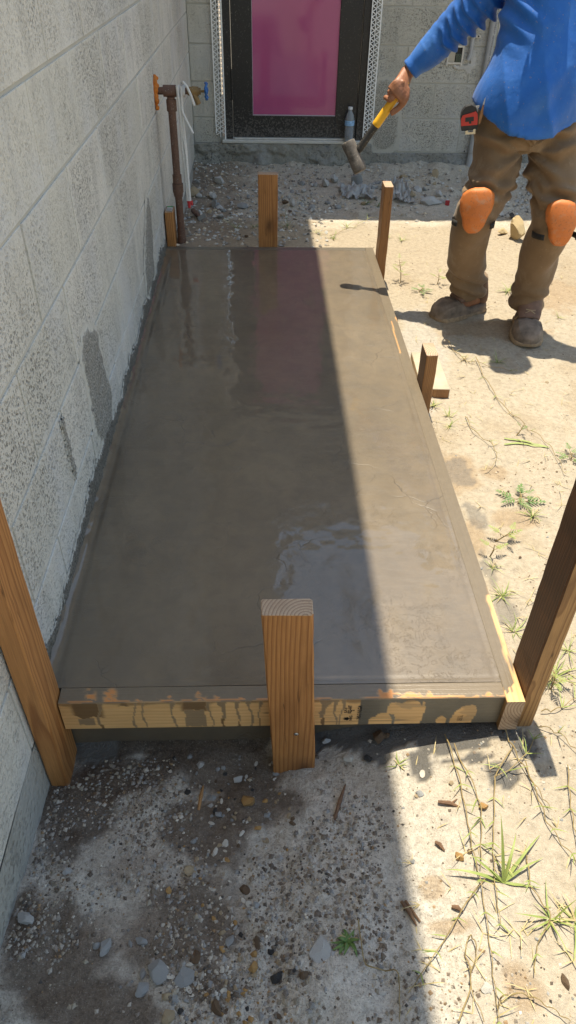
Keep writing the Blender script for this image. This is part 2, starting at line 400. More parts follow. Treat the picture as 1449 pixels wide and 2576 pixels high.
# colours: soil, sand and cement patches; sand in the shade is painted brighter
nzA = fbm(X*3, Y*3, oct=4, seed=51); nzB = fbm(X*11, Y*11, oct=4, seed=61); nzC = fbm(X*40, Y*40, oct=2, seed=71)
pale = np.array([.448, .378, .280]); tan = np.array([.385, .305, .205]); shadesand = np.array([.60, .55, .47]); soil = np.array([.125, .09, .062]); rub = np.array([.66, .59, .48])
C = pale[None, :]*(1+.10*nzA[:, None])
def lay(mask, col, k=1.0):
    global C
    m = np.clip(mask*k, 0, 1)[:, None]; C = C*(1-m)+np.asarray(col)[None, :]*m
lay(sstep(.05, .45, nzA+.3*nzB)*(Y > 1), tan, .8)
lay(sstep(2.6, 3.6, Y+.3*nzA), tan, .55)
front = (Y < .93)
fl = (1-sstep(.62, 1.0, X+.12*nzB+.1*nzA))*front
lay(fl, shadesand, 1)  # lighter copy of the sand, lifting the ground where the wall's shade falls
lay(sstep(3.9, 4.35, Y+.25*nzB)*(1-.35*sstep(.3, .6, nzB)), rub, .9)
lay((1-sstep(.15, .5, X+.2*nzB))*(Y > 3.35), np.array([.30, .23, .16]), .8)
def blob(px, py, rpx, rpy, rot=0, wob=.55):
    c = at(px, py); e = at(px+rpx, py); f = at(px, py-rpy)
    rx = max(abs(e[0]-c[0]), .01); ry = max(abs(f[1]-c[1]), .01)
    dx, dy = X-c[0], Y-c[1]; cr, sr = math.cos(rot), math.sin(rot)
    d = np.sqrt(((dx*cr+dy*sr)/rx)**2+((-dx*sr+dy*cr)/ry)**2)
    return 1-sstep(.72, 1.12, d+wob*nzB+.25*nzC)
for b in [(205, 2040, 120, 90), (330, 1940, 160, 70), (150, 2140, 60, 60)]: lay(blob(*b), soil*.95, .85)
for b in [(400, 1850, 260, 38), (620, 1850, 80, 40), (350, 1880, 200, 40)]: lay(blob(*b), soil*.75, .9)
for b in [(250, 1960, 150, 60), (420, 1900, 120, 40)]: lay(blob(*b), soil*1.1, .7)
for b in [(560, 1930, 190, 75), (520, 2090, 120, 90), (640, 2030, 110, 80), (130, 2400, 150, 150), (250, 2540, 200, 80), (470, 2330, 150, 120), (520, 2480, 110, 60), (60, 2300, 60, 90)]: lay(blob(*b), soil*1.15, .85)
for b in [(330, 2180, 140, 60), (300, 2330, 120, 60)]: lay(blob(*b), np.array([.36, .30, .24]), .6)
for b in [(880, 2120, 90, 180), (900, 2400, 90, 150)]: lay(blob(*b), np.array([.66, .615, .54]), .85)
for b in [(1315, 2490, 60, 70), (1130, 2330, 60, 20), (1090, 2230, 30, 30), (1290, 1310, 60, 30), (1190, 1350, 40, 60), (1240, 1190, 40, 16), (1420, 740, 90, 40), (1150, 1190, 60, 50), (1220, 830, 160, 22)]: lay(blob(*b), np.array([.36, .255, .15]), .7)
cem = np.zeros_like(X)
for b in [(1170, 1855, 130, 42), (960, 1845, 170, 45), (770, 1860, 90, 60), (250, 1860, 95, 60), (1180, 1910, 80, 12), (1060, 1930, 30, 45), (1260, 1945, 40, 40), (1155, 1190, 40, 30), (1195, 1300, 28, 40), (1270, 1530, 22, 40), (1230, 1440, 18, 60), (1310, 1870, 30, 30), (940, 1900, 40, 25)]:
    cem = np.maximum(cem, blob(*b, wob=1.1))
cem = sstep(.35, .6, cem+.28*nzC+.35*fbm(X*70, Y*70, oct=2, seed=72))*np.where((Y > .95)*(X > .9), .55, 1.0)
dried = np.zeros_like(X)
for b in [(1060, 850, 55, 90), (1050, 1000, 40, 60), (1345, 1885, 40, 35)]: dried = np.maximum(dried, blob(*b))
lay(dried, np.array([.46, .42, .36]), .7)
nxg, nyg = len(gx), len(gy)
grit = np.clip(sstep(3.9, 4.3, Y)*.9+fl*.9+.25*sstep(0, .4, nzA), 0, 1)
ii = np.arange((nyg-1)*(nxg-1)); jy, jx = ii//(nxg-1), ii % (nxg-1)
k0 = jy*nxg+jx
F = np.stack([k0, k0+1, k0+nxg+1, k0+nxg], 1)
GRID = (gx, gy, Z.reshape(nyg, nxg))
g = mesh_np('ground', np.stack([X, Y, Z], 1), F, MAT['ground'], smooth=True, attrs={'Col': np.clip(C, .02, .8), 'cement': cem, 'grit': grit})
struct(g, 'pale sandy ground with darker soil and grey cement spills')

# --- left wall --------------------------------------------------------------
def block_mesh(name, w, h, t, ax, mat):
    b = MB()
    if ax == 'x': b.box((-t, 0, 0), (0, w, h), .0012)
    else: b.box((0, 0, 0), (w, t, h), .0012)
    o = b.build(name, mat); return o
CH = .2033; BL = .4046; J = .0085
def course_z(k, z0): return z0+CH*k
lw = empty('block_wall', (0, 0, 0))
tag(lw, 'tall pale grey concrete block wall along the left of the fresh slab', 'wall')
core = MB().box((-.20, -4.0, -.62), (-.0032, 5.30, 1.575)).build('mortar_joints', MAT['mortar'], lw)
core['label'] = 'pale mortar filling the joints between blocks'
protoL = None
def jit(): return random.uniform(-.0012, .0012)
for k in range(0, 8):
    z = -.057+CH*k
    y = 2.013 + (.2 if k % 2 else 0.0) - BL*8 + jit()*4
    while y < 5.30:
        y0 = max(y, -.9); y1 = min(y+BL, 5.298)
        if y1-y0 > .03 and y1 > -.85:
            full = abs(y1-y0-BL) < 1e-6
            if full and protoL is None: t_ = block_mesh('block', BL-J, CH-J, .02, 'x', MAT['block']); protoL = t_.data; bpy.data.objects.remove(t_)
            if full: o = link(bpy.data.objects.new('block', protoL), lw)
            else: o = block_mesh('block', y1-y0-J, CH-J, .02, 'x', MAT['block']); o.parent = lw
            o.location = (jit(), y0+J/2, z+J/2); o.rotation_euler = (jit()*1.2, 0, jit()*.8)
        y += BL
# smooth footing under the first course
yy = np.linspace(-4, 5.3, 500); zz = np.linspace(-.6, -.0575, 30)
YY, ZZ = np.meshgrid(yy, zz); yv, zv = YY.ravel(), ZZ.ravel()
xv = .001+.003*fbm(yv*4, zv*6, oct=3, seed=5)
ii = np.arange(29*499); jy, jx = ii//499, ii % 499; k0 = jy*500+jx
ft = mesh_np('footing', np.stack([xv, yv, zv], 1), np.stack([k0, k0+1, k0+501, k0+500], 1), MAT['footing'], lw, True)
MB().box((-.20, -4.0, 1.578), (.0, 5.30, 2.95)).build('upper_wall', MAT['block'], lw)
ro = MB().box((-3.5, -4.0, 2.952), (.595, 8.0, 2.99)).box((.575, -4.0, 2.991), (.60, 5.0, 3.12)).box((-3.5, -4.0, 3.122), (.62, 8, 3.15)).build('roof_overhang', MAT['soffit'], lw)

def patch(name, outline, parent, mat, depth=.003, plane='x', pos=0.0, seed=1, thick=.004, res=.004, edge=.35, soft=.018):
    """rough smear of cement standing a few millimetres proud of a wall; outline in (along, up)"""
    P = np.array(outline); lo, hi = P.min(0)-.02, P.max(0)+.02
    na, nb = int((hi[0]-lo[0])/res)+2, int((hi[1]-lo[1])/res)+2
    A, B = np.meshgrid(np.linspace(lo[0], hi[0], na), np.linspace(lo[1], hi[1], nb))
    a, b = A.ravel(), B.ravel()
    w = .018*edge/.35
    aw = a+w*fbm(a*22, b*22, oct=5, seed=seed)+.006*vnoise(a*210, b*210, seed=seed+2); bw = b+w*1.5*fbm(a*22, b*22, oct=5, seed=seed+9)+.006*vnoise(a*210, b*210, seed=seed+4)
    n = len(P)
    def inside(aw, bw):
        ins = np.zeros(len(a), bool)
        for i in range(n):
            x0, y0 = P[i]; x1, y1 = P[(i+1) % n]
            if y0 == y1: continue
            ins ^= ((y0 > bw) != (y1 > bw)) & (aw < (x1-x0)*(bw-y0)/(y1-y0)+x0)
        return ins
    s_ = soft
    cov = np.mean([inside(aw+dx*s_, bw+dy*s_) for dx, dy in ((0, 0), (1, 0), (-1, 0), (0, 1), (0, -1), (.5, .5), (-.5, .5), (.5, -.5), (-.5, -.5), (1.6, 0), (-1.6, 0), (0, 1.6), (0, -1.6))], axis=0)
    ins = cov > .06
    idx = np.arange(na*nb).reshape(nb, na); I = ins.reshape(nb, na)
    keep = I[:-1, :-1] & I[1:, :-1] & I[:-1, 1:] & I[1:, 1:]
    q = np.stack([idx[:-1, :-1][keep], idx[:-1, 1:][keep], idx[1:, 1:][keep], idx[1:, :-1][keep]], 1)
    cb = np.clip(cov, 0, 1)
    h = pos + (.0016*cb + depth*cb + cb*thick*(.5+fbm(a*45, b*45, oct=3, seed=seed+3)) if plane == 'x' else -.0016-depth*cb-cb*thick*(.5+fbm(a*45, b*45, oct=3, seed=seed+3)))
    used = np.unique(q); mp = np.full(na*nb, -1); mp[used] = np.arange(len(used))
    co = np.stack([h, a, b], 1)[used] if plane == 'x' else np.stack([a, h, b], 1)[used]
    f = mp[q] if plane == 'x' else mp[q]
    return mesh_np(name, co, f, mat, parent, True, {'cover': cov[used]})
p = patch('cement_smear', [(1.68, .385), (1.80, .36), (1.84, .30), (1.845, .2), (1.90, .11), (1.86, .045), (1.70, .05), (1.645, .12), (1.655, .24), (1.64, .33)], lw, MAT['render_patch'], seed=3)
p['label'] = 'dark grey pointed smear of cement low on the wall'
p = patch('cement_smear', [(3.0, .36), (3.03, .26), (2.99, .15), (2.95, .05), (2.72, .05), (2.76, .18), (2.86, .27), (2.93, .33)], lw, MAT['render_patch'], seed=13)
p['label'] = 'dark grey streak of cement nearer the pipe'
p = patch('cement_smear', [(1.375, .335), (1.40, .335), (1.402, .25), (1.41, .17), (1.395, .155), (1.385, .2)], lw, MAT['render_patch'], seed=23, res=.003, edge=.08, soft=.003)
p['label'] = 'thin dark slit of open joint low on the wall'
ys = np.linspace(.90, 3.40, 60)
top = .028+.022*vnoise(ys*5, ys*0, seed=5)+.014*vnoise(ys*17, ys*0, seed=6)+.03*np.exp(-((ys-1.72)/.10)**2)+.02*np.exp(-((ys-1.5)/.08)**2)+.012
p = patch('cement_splash', [(ys[0], -.01)]+[(float(a), float(max(b, .012))) for a, b in zip(ys, top)]+[(ys[-1], -.01)], lw, MAT['wet_splash'], seed=33, res=.0045, soft=.006)
p['label'] = 'ragged band of dark wet cement along the wall foot'

# --- back wall --------------------------------------------------------------
BY = 5.30
bw = empty('back_wall', (0, BY, 0))
tag(bw, 'shaded grey concrete block wall at the far end around the black door', 'wall')
def bput(o): return put(o, bw)
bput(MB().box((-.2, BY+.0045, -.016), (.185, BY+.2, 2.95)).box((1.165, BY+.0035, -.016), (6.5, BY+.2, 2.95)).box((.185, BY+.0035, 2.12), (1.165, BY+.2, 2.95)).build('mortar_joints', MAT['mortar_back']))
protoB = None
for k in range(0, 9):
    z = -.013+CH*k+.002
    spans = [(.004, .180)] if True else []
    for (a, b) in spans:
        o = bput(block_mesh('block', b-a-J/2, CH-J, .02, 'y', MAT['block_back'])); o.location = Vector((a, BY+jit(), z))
        o.parent = bw; o.matrix_parent_inverse = Matrix.Translation(bw.location).inverted()
    x = 1.17-BL*(0 if k % 2 else .5)
    while x < 4.4:
        x0 = max(x, 1.17); x1 = x+BL
        hole = [(x0, x1)]
        for (a, b) in hole:
            if b-a < .03: continue
            full = abs(b-a-BL) < 1e-6
            if full and protoB is None:
                t = block_mesh('block', BL-J, CH-J, .02, 'y', MAT['block_back']); protoB = t.data; bpy.data.objects.remove(t)
            o = link(bpy.data.objects.new('block', protoB)) if full else block_mesh('block', b-a-J, CH-J, .02, 'y', MAT['block_back'])
            put(o, bw); o.location = (a+J/2, BY+jit(), z+J/2)
        x += BL
def rough_strip(name, x0, x1, z0, z1, out, parent, mat, seed, amp=.02, res=.007):
    na, nb = int((x1-x0)/res)+1, max(6, int((z1-z0)/res)+1)
    A, B = np.meshgrid(np.linspace(x0, x1, na), np.linspace(z0, z1, nb)); a, b = A.ravel(), B.ravel()
    t = (b-z0)/(z1-z0)
    y = BY-out*(1-.3*t)-amp*np.maximum(fbm(a*9, b*12, oct=5, seed=seed), -.1)*(1.3-.9*t) - .014*fbm(a*38, b*38, oct=3, seed=seed+5)*(1.2-t)
    ii = np.arange((na-1)*(nb-1)); jy, jx = ii//(na-1), ii % (na-1); k0 = jy*na+jx
    co = np.stack([a, y, b], 1); f = np.stack([k0, k0+1, k0+na+1, k0+na], 1)
    # a top ledge back to the wall
    k = len(co); topi = np.arange(na)+(nb-1)*na
    co = np.concatenate([co, np.stack([co[topi, 0], np.full(na, BY+.02), co[topi, 2]], 1)])
    f = np.concatenate([f, np.stack([topi[:-1], topi[1:], k+np.arange(1, na), k+np.arange(na-1)], 1)])
    return put(mesh_np(name, co, f, mat, None, True), parent)
o = rough_strip('foundation', -.01, 1.19, -.30, .038, .040, bw, MAT['rough_conc'], 3, .10); o['label'] = 'rough lumpy concrete step under the door'
o = rough_strip('foundation', 1.192, 4.6, -.30, -.017, .012, bw, MAT['rough_conc'], 8, .045); o['label'] = 'rough concrete footing strip right of the door'
p = patch('dark_stain', [(1.19, .40), (1.30, .41), (1.32, .25), (1.36, .15), (1.34, .0), (1.2, .0)], bw, MAT['damp_smear'], plane='y', pos=BY, seed=7, thick=.002, depth=.0025, soft=.03); put(p, bw)
p['label'] = 'dark damp cement smear beside the door'
p = patch('plaster_smear', [(1.66, .49), (1.74, .47), (1.79, .46), (1.82, .50), (1.80, .58), (1.785, .58), (1.78, .50), (1.70, .503)], bw, mk_mortar('white_plaster', (.50, .49, .46)), plane='y', pos=BY, seed=17, thick=.004, depth=.002, soft=.002); put(p, bw)
bput(MB().box((-.3, BY-.50, 2.91), (6.5, BY+3, 2.95)).box((.62, BY-.505, 2.88), (6.5, BY-.48, 3.07)).build('roof_overhang', MAT['soffit']))

# --- concrete slab ----------------------------------------------------------
def mk_slab():
    n = N('fresh_concrete'); v = n.coord('World')
    pud = n.attr('puddle'); wet = n.attr('wet')
    big = n.noise(n.coord('World', (1, .6, 1)), 3.2, 5, .6); mid = n.noise(v, 15, 5, .65, .4); sm = n.noise(v, 130, 3)
    tro = n.noise(n.coord('World', (3, 14, 1)), 2.4, 4, .6, .8)
    c = n.mix(n.ramp(big, [(.3, 0.0), (.7, 1.0)]), (.122, .093, .060), (.184, .142, .093))
    c = n.mix(n.math('MULTIPLY', n.ramp(mid, [(.42, 0.0), (.62, 1.0)]), .35), c, (.098, .080, .059))
    c = n.mix(n.math('MULTIPLY', n.ramp(tro, [(.55, 0.0), (.75, 1.0)]), .3), c, (.172, .143, .104))
    # hair cracks and torn trowel skin
    wv = n.n('ShaderNodeVectorMath', operation='ADD'); dn = n.n('ShaderNodeTexNoise'); n.set(dn.inputs['Vector'], v); dn.inputs['Scale'].default_value = 7; dn.inputs['Detail'].default_value = 3
    sc = n.n('ShaderNodeVectorMath', operation='SCALE'); n.set(sc.inputs[0], dn.outputs[1]); sc.inputs['Scale'].default_value = .14
    n.set(wv.inputs[0], v); n.set(wv.inputs[1], sc.outputs[0])
    cr = n.voro(wv.outputs[0], 7.5, 'DISTANCE_TO_EDGE'); crm = n.ramp(n.noise(v, 3.1, 3), [(.54, 0.0), (.64, 1.0)])
    crack = n.math('MULTIPLY', n.ramp(cr, [(.0, 1.0), (.016, 0.0)]), crm)
    c = n.mix(n.math('MULTIPLY', crack, .65), c, (.09, .075, .06))
    skin = n.ramp(n.noise(n.coord('World', (1, 1, 1)), 24, 6, .7, 1.2), [(.50, 0.0), (.515, 1.0), (.53, 0.0)])
    skinm = n.ramp(n.noise(v, 4.3, 2), [(.50, 0.0), (.62, 1.0)])
    pin = n.math('MULTIPLY', n.ramp(n.voro(v, 60), [(.03, 1.0), (.06, 0.0)]), n.ramp(n.noise(v, 9, 2), [(.5, 0.0), (.6, 1.0)]))
    c = n.mix(n.math('MULTIPLY', pin, .7), c, (.05, .045, .04))
    h = n.math('ADD', n.math('MULTIPLY', sm, .15), n.math('MULTIPLY', n.math('MULTIPLY', skin, skinm), .45))
    h = n.math('SUBTRACT', h, n.math('MULTIPLY', crack, 1.4)); h = n.math('SUBTRACT', h, pin)
    h = n.math('ADD', h, n.math('MULTIPLY', tro, .5))
    dry = n.math('SUBTRACT', 1.0, pud)
    nm = n.bump(h, .42, .004)
    r = n.math('ADD', .44, n.math('MULTIPLY', mid, .10))
    # a film of bleed water lies over the trowelled paste: it mirrors walls, eaves and sky
    film = n.ramp(n.noise(n.coord('World', (1, .45, 1)), 13, 5, .7, .6), [(.33, .45), (.47, 1.0)])
    n.b.inputs['Coat IOR'].default_value = 1.54
    n.set(n.b.inputs['Coat Weight'], n.math('MULTIPLY', film, n.math('ADD', .72, n.math('MULTIPLY', wet, .28))))
    n.set(n.b.inputs['Coat Roughness'], n.math('ADD', .015, n.math('MULTIPLY', n.math('SUBTRACT', 1.0, film), .20)))
    rip = n.math('ADD', n.noise(n.coord('World', (1, .5, 1)), 11, 3, .6), n.math('MULTIPLY', n.noise(n.coord('World', (1, .6, 1)), 45, 3), .22))
    n.set(n.b.inputs['Coat Normal'], n.bump(n.math('ADD', rip, n.math('MULTIPLY', h, .10)), .028, .012))
    return n.fin(c, r, nm, Specular_IOR_Level=.45)
MAT['slab'] = mk_slab()
sx = np.linspace(.001, .943, 190); sy = np.concatenate([np.linspace(.905, 2.2, 300), np.linspace(2.2, 3.391, 160)[1:]])
SX, SY = np.meshgrid(sx, sy); a, b = SX.ravel(), SY.ravel()
zs = .0012*fbm(a*5, b*3, oct=3, seed=81)+.0006*fbm(a*26, b*26, oct=3, seed=82)
edge = np.maximum(np.maximum(1-np.abs(a-.932)/.006, 0), np.maximum(1-np.abs(b-.917)/.006, 0)); zs = zs-.0015*np.clip(edge, 0, 1)
zs = zs+.007*np.exp(-(a/.009)**2)*(1+.5*vnoise(b*30, b*0, seed=83))-.002*np.exp(-((a-.028)/.008)**2)
e1 = fbm(a*14, b*9, oct=4, seed=84); e2 = fbm(a*45, b*28, oct=3, seed=85)
def ell(cx, cy, rx, ry): return 1-np.sqrt(((a-cx)/rx)**2+((b-cy)/ry)**2)
pz = np.maximum.reduce([ell(.60, 1.28, .13, .20), ell(.55, 1.40, .10, .07), ell(.64, 1.17, .10, .12)])
pz = pz+.30*e1+.22*e2*(1-sstep(.56, .66, a)*.6)
pud = sstep(.0, .05, pz)
pz2 = np.maximum.reduce([ell(.63, .96, .16, .10), ell(.47, .98, .05, .06), ell(.60, 1.06, .12, .08)])+.35*e1+.35*e2; pud = np.maximum(pud, .85*sstep(.05, .2, pz2))
stre = sstep(.30, .42, fbm(a*60, b*9, oct=3, seed=86)+.55*np.exp(-((a-.415)/.03)**2-((b-1.38)/.08)**2)-.12); pud = np.maximum(pud, stre*np.exp(-((a-.42)/.05)**2-((b-1.38)/.12)**2)*2 > .5)
pud = np.maximum(pud, .9*(sstep(.1, .2, fbm(a*70, b*8, oct=2, seed=88)+.9*np.exp(-((a-.165)/.018)**2)-.72)*(np.abs(b-2.17) < .17)))
wet = np.clip(.42+.5*sstep(1.5, 2.3, b+.25*e1)+.25*e1, 0, 1)
nx_, ny_ = len(sx), len(sy); ii = np.arange((nx_-1)*(ny_-1)); jy, jx = ii//(nx_-1), ii % (nx_-1); k0 = jy*nx_+jx
top = np.stack([a, b, zs], 1); f = np.stack([k0, k0+1, k0+nx_+1, k0+nx_], 1).tolist()
loop = list(range(nx_))+[nx_*(i+1)+nx_-1 for i in range(ny_-1)]+[nx_*ny_-2-i for i in range(nx_-1)]+[nx_*(ny_-2-i) for i in range(ny_-2)]
co = np.concatenate([top, np.stack([top[loop, 0], top[loop, 1], np.full(len(loop), -.32)], 1)])
n0 = len(top); L = len(loop)
f += [(loop[(i+1) % L], loop[i], n0+i, n0+(i+1) % L) for i in range(L)]
ex = np.zeros(L)
slab = mesh_np('concrete_slab', co, f, MAT['slab'], None, True, {'puddle': np.concatenate([pud.astype(float), ex]), 'wet': np.concatenate([wet, ex])})
slab.data.set_sharp_from_angle(angle=R(50))
tag(slab, 'freshly poured smooth grey concrete slab, wet, half in sun', 'concrete slab')
# --- text -------------------------------------------------------------------
def text_mesh(name, body, size, mat, loc, xdir, ydir, parent=None, stretch=1.0, bold=0.0):
    cu = bpy.data.curves.new(name+'_t', 'FONT'); cu.body = body; cu.size = size; cu.align_x = 'LEFT'; cu.offset = bold
    t = bpy.data.objects.new(name+'_t', cu); COL.objects.link(t)
    bpy.context.view_layer.update()
    me = bpy.data.meshes.new_from_object(t.evaluated_get(bpy.context.evaluated_depsgraph_get()))
    bpy.data.objects.remove(t); bpy.data.curves.remove(cu)
    x = Vector(xdir).normalized(); y = Vector(ydir).normalized(); z = x.cross(y)
    L = Vector(loc)
    for v in me.vertices: v.co = L + x*v.co.x*stretch + y*v.co.y + z*v.co.z
    me.name = name; me.materials.clear(); me.materials.append(mat)
    o = link(bpy.data.objects.new(name, me))
    if parent is not None: put(o, parent)
    return o
MAT['ink'] = plain('black_stamp_ink', (.035, .028, .022), .8, .3, 300)

# --- form boards ------------------------------------------------------------
SW, SD = .089, .038
def grid_box(name, w, d, l, mat, res, extra=None):
    """lumber with its length along local Z: x 0..w, y 0..d, with fine faces that carry stains"""
    nw, nd, nl = max(2, int(w/res)+1), max(2, int(d/res)+1), int(l/res)+1
    V = []; Fc = []; tags = []
    def face(A, B, fn, tg):
        k = len(V); na, nb = len(A), len(B)
        for q in B:
            for p in A: V.append(fn(p, q)); tags.append(tg)
        for j in range(nb-1):
            for i in range(na-1): Fc.append((k+j*na+i, k+j*na+i+1, k+(j+1)*na+i+1, k+(j+1)*na+i))
    c = .0018
    xs, ys, zs_ = np.linspace(c, w-c, nw), np.linspace(c, d-c, nd), np.linspace(0, l, nl)
    face(xs, zs_, lambda p, q: (p, 0, q), 0); face(xs[::-1], zs_, lambda p, q: (p, d, q), 1)
    face(ys[::-1], zs_, lambda p, q: (0, p, q), 2); face(ys, zs_, lambda p, q: (w, p, q), 3)
    # chamfers and ends
    for (x0, y0, x1, y1) in [(w-c, 0, w, c), (w, d-c, w-c, d), (c, d, 0, d-c), (0, c, c, 0)]:
        k = len(V)
        for q in zs_: V.append((x0, y0, q)); V.append((x1, y1, q)); tags.append(4); tags.append(4)
        for j in range(nl-1): Fc.append((k+2*j, k+2*j+1, k+2*j+3, k+2*j+2))
    oc = [(c, 0), (w-c, 0), (w, c), (w, d-c), (w-c, d), (c, d), (0, d-c), (0, c)]
    k = len(V); V.extend([(x, y, 0) for x, y in oc]); tags.extend([5]*8); Fc.append(tuple(k+i for i in range(7, -1, -1)))
    ef0 = len(Fc)-1
    k = len(V); V.extend([(x, y, l) for x, y in oc]); tags.extend([5]*8); Fc.append(tuple(k+i for i in range(8)))
    return np.array(V), Fc, np.array(tags)
def board(name, w, d, l, mtx, paint, mats=None, res=.003):
    V, Fc, tg = grid_box(name, w, d, l, None, res)
    wc = (np.array(mtx.to_3x3()) @ V.T).T + np.array(mtx.translation)
    cemv, st, dk = paint(wc, tg)
    o = mesh_np(name, V, Fc, MAT['board'], None, False, {'cement': cemv, 'stain': st, 'dark': dk})
    o.data.materials.append(MAT['endgrain'])
    mi = np.zeros(len(o.data.polygons), np.int32); mi[-2:] = 1; o.data.polygons.foreach_set('material_index', mi)
    o.matrix_world = mtx
    return o
def VX(px): return on_y(px, 1792, .867)[0]
def paint_front(P, tg):
    x, y, z = P[:, 0], P[:, 1], P[:, 2]
    xw = x+.004*fbm(x*60, z*40, oct=3, seed=91); zw = z+.004*fbm(x*70, z*70, oct=3, seed=92)
    c = np.zeros(len(x)); st = np.zeros(len(x)); dk = np.zeros(len(x))
    face = (y < .8685)
    # drips down the face: narrow runs that fade to a dark wet tail
    for px, wd, ln in [(250, 7, .075), (338, 4, .09), (362, 3.5, .09), (437, 5, .09), (530, 4, .09), (560, 9, .06), (600, 6, .07), (630, 5, .09), (652, 4, .06), (815, 13, .062), (845, 6, .09), (860, 5, .09)]:
        cx = VX(px); hw = abs(VX(px+wd)-cx)*.85*(.55+.9*np.exp(-((-z)/.018)**2)+.25*vnoise(z*90, z*0+px, seed=4))
        m = face*(np.abs(xw-cx+.004*np.sin(z*55+px)) < hw)*(-z < ln); c = np.maximum(c, m*.72)
        t = face*(np.abs(xw-cx) < hw*.8)*(-z >= ln); dk = np.maximum(dk, t)
    for px0, px1, za, zb in [(190, 232, -.052, -.074), (465, 515, -.028, -.085)]:
        m = face*(xw > VX(px0))*(xw < VX(px1))*(zw < za)*(zw > zb); c = np.maximum(c, m*.7)
    for px0, px1, zb in [(178, 262, -.05), (455, 530, -.03), (600, 660, -.012), (300, 330, -.014), (795, 830, -.016)]:
        m = face*sstep(VX(px0)-.004, VX(px0)+.01, xw)*(1-sstep(VX(px1)-.01, VX(px1)+.004, xw))*(zw > zb+.012*vnoise(x*45, x*0, seed=8)); dk = np.maximum(dk, m*(c < .3))
    dk = np.maximum(dk, face*.75*sstep(-.013, -.004, zw+.006*vnoise(x*30, x*0, seed=12))*(c < .3))
    # right half: a grey curtain of cement with bare windows of wood
    cur = face*(xw > VX(905))
    bare = np.zeros(len(x), bool)
    for px, hw, z0, z1 in [(992, 19, -.012, -.052), (966, 22, -.048, -.092), (1029, 33, -.005, -.092), (1061, 5, -.012, -.05), (1170, 27, -.026, -.092), (1114, 13, -.062, -.092), (942, 12, -.062, -.092)]:
        cx = VX(px); w_ = abs(VX(px+hw)-cx); t = (zw-z1)/(z0-z1)
        bare |= (t > 0)*(t < 1)*(np.abs(xw-cx-.012*(t-.5)*(px == 1170)) < w_*np.sqrt(np.clip(1-np.clip((t-.45)/.56, 0, 1)**2, 0, 1)))
    c = np.where(cur & ~bare, 1.0, c)
    wash = face*cur*bare*sstep(.15, .3, fbm(x*25, z*40, oct=3, seed=95)); c = np.maximum(c, .35*wash)
    # top: skim of cement, orange where the wet wood shows
    topm = (z > -.0019)*(y > .8675)
    c = np.where(topm, .93, c)
    for px0, px1, fr in [(222, 246, 1), (268, 302, 1), (405, 440, .35), (500, 522, .55), (345, 360, .2), (545, 562, .25), (950, 1010, .45), (1012, 1130, .3), (1180, 1260, .18), (600, 660, .12)]:
        m = topm*sstep(VX(px0)-.006, VX(px0)+.006, xw+.25*(y-.867))*(1-sstep(VX(px1)-.006, VX(px1)+.006, xw+.25*(y-.867)))*(1-sstep(fr*.7, fr*1.05, (y-.867)/.038+.3*vnoise(x*90, y*90, seed=5)))
        m = m*sstep(-.22, .12, fbm(x*110, y*190, oct=3, seed=int(px0)))
        c = c*(1-.85*m); st = np.maximum(st, m*.9)
    edge = topm*(y < .873)*sstep(-.1, .3, vnoise(x*40, x*0, seed=77)); c = c*(1-.6*edge); st = np.maximum(st, edge*.8)
    ch = (tg == 4)*(z > -.003)*(y < .87); c = np.where(ch, .25+.5*sstep(0, .3, vnoise(x*50, x*0, seed=78)), c); dk = np.where(ch, .5, dk)
    return c, st, dk
# local Z -> world X, local x -> world -z(down), local y -> world y
mf = Matrix(((0, 0, 1, .0445), (0, 1, 0, .867), (-1, 0, 0, 0), (0, 0, 0, 1)))
fb = board('form_board', SW, SD, .8975, mf, paint_front, res=.0027)
tag(fb, 'front form board facing the camera, streaked with cement drips and a black stamp', 'form board', 'wooden boards framing the slab')
def inkt(body, size, px, z, st=1.0, bold=.0006): 
    return text_mesh('stamp', body, size, MAT['ink'], (VX(px), .8662, z), (0, 0, 1), (-1, 0, 0), fb, st, bold)
inkt('S-P-F', .0086, 873.2, -.0455, 1.0, .0002); inkt('KD-HT', .0104, 883.6, -.0475, .86, .0003); inkt('2', .0092, 890.5, -.040, 1.1, .0003); inkt('740-3 NLGA', .0118, 909, -.069, .76, .0003)
inkt('NRG', .0088, 887.5, -.0725, .95, .0002)
for i, tx in enumerate(('236-2270', '258 8 100', 'REELEI 0241')): inkt(tx, .0046, 1158+i*4.6, -.080, .9, .0)
lf = MB(); cxl = VX(868)
for a_, l_ in ((-.9, .008), (-.35, .011), (0.0, .0125), (.35, .011), (.9, .008)):
    d = Vector((-math.cos(a_), 0, math.sin(a_)))*l_; pz_ = Vector((cxl+.009, .8661, -.066)); sd = Vector((-d.z, 0, d.x))*.17
    lf.add([pz_-sd*.4, pz_+d*.5-sd*1.2, pz_+d, pz_+d*.5+sd*1.2, pz_+sd*.4], [(0, 1, 2, 3, 4)])
put(lf.build('leaf_stamp', MAT['ink']), fb)

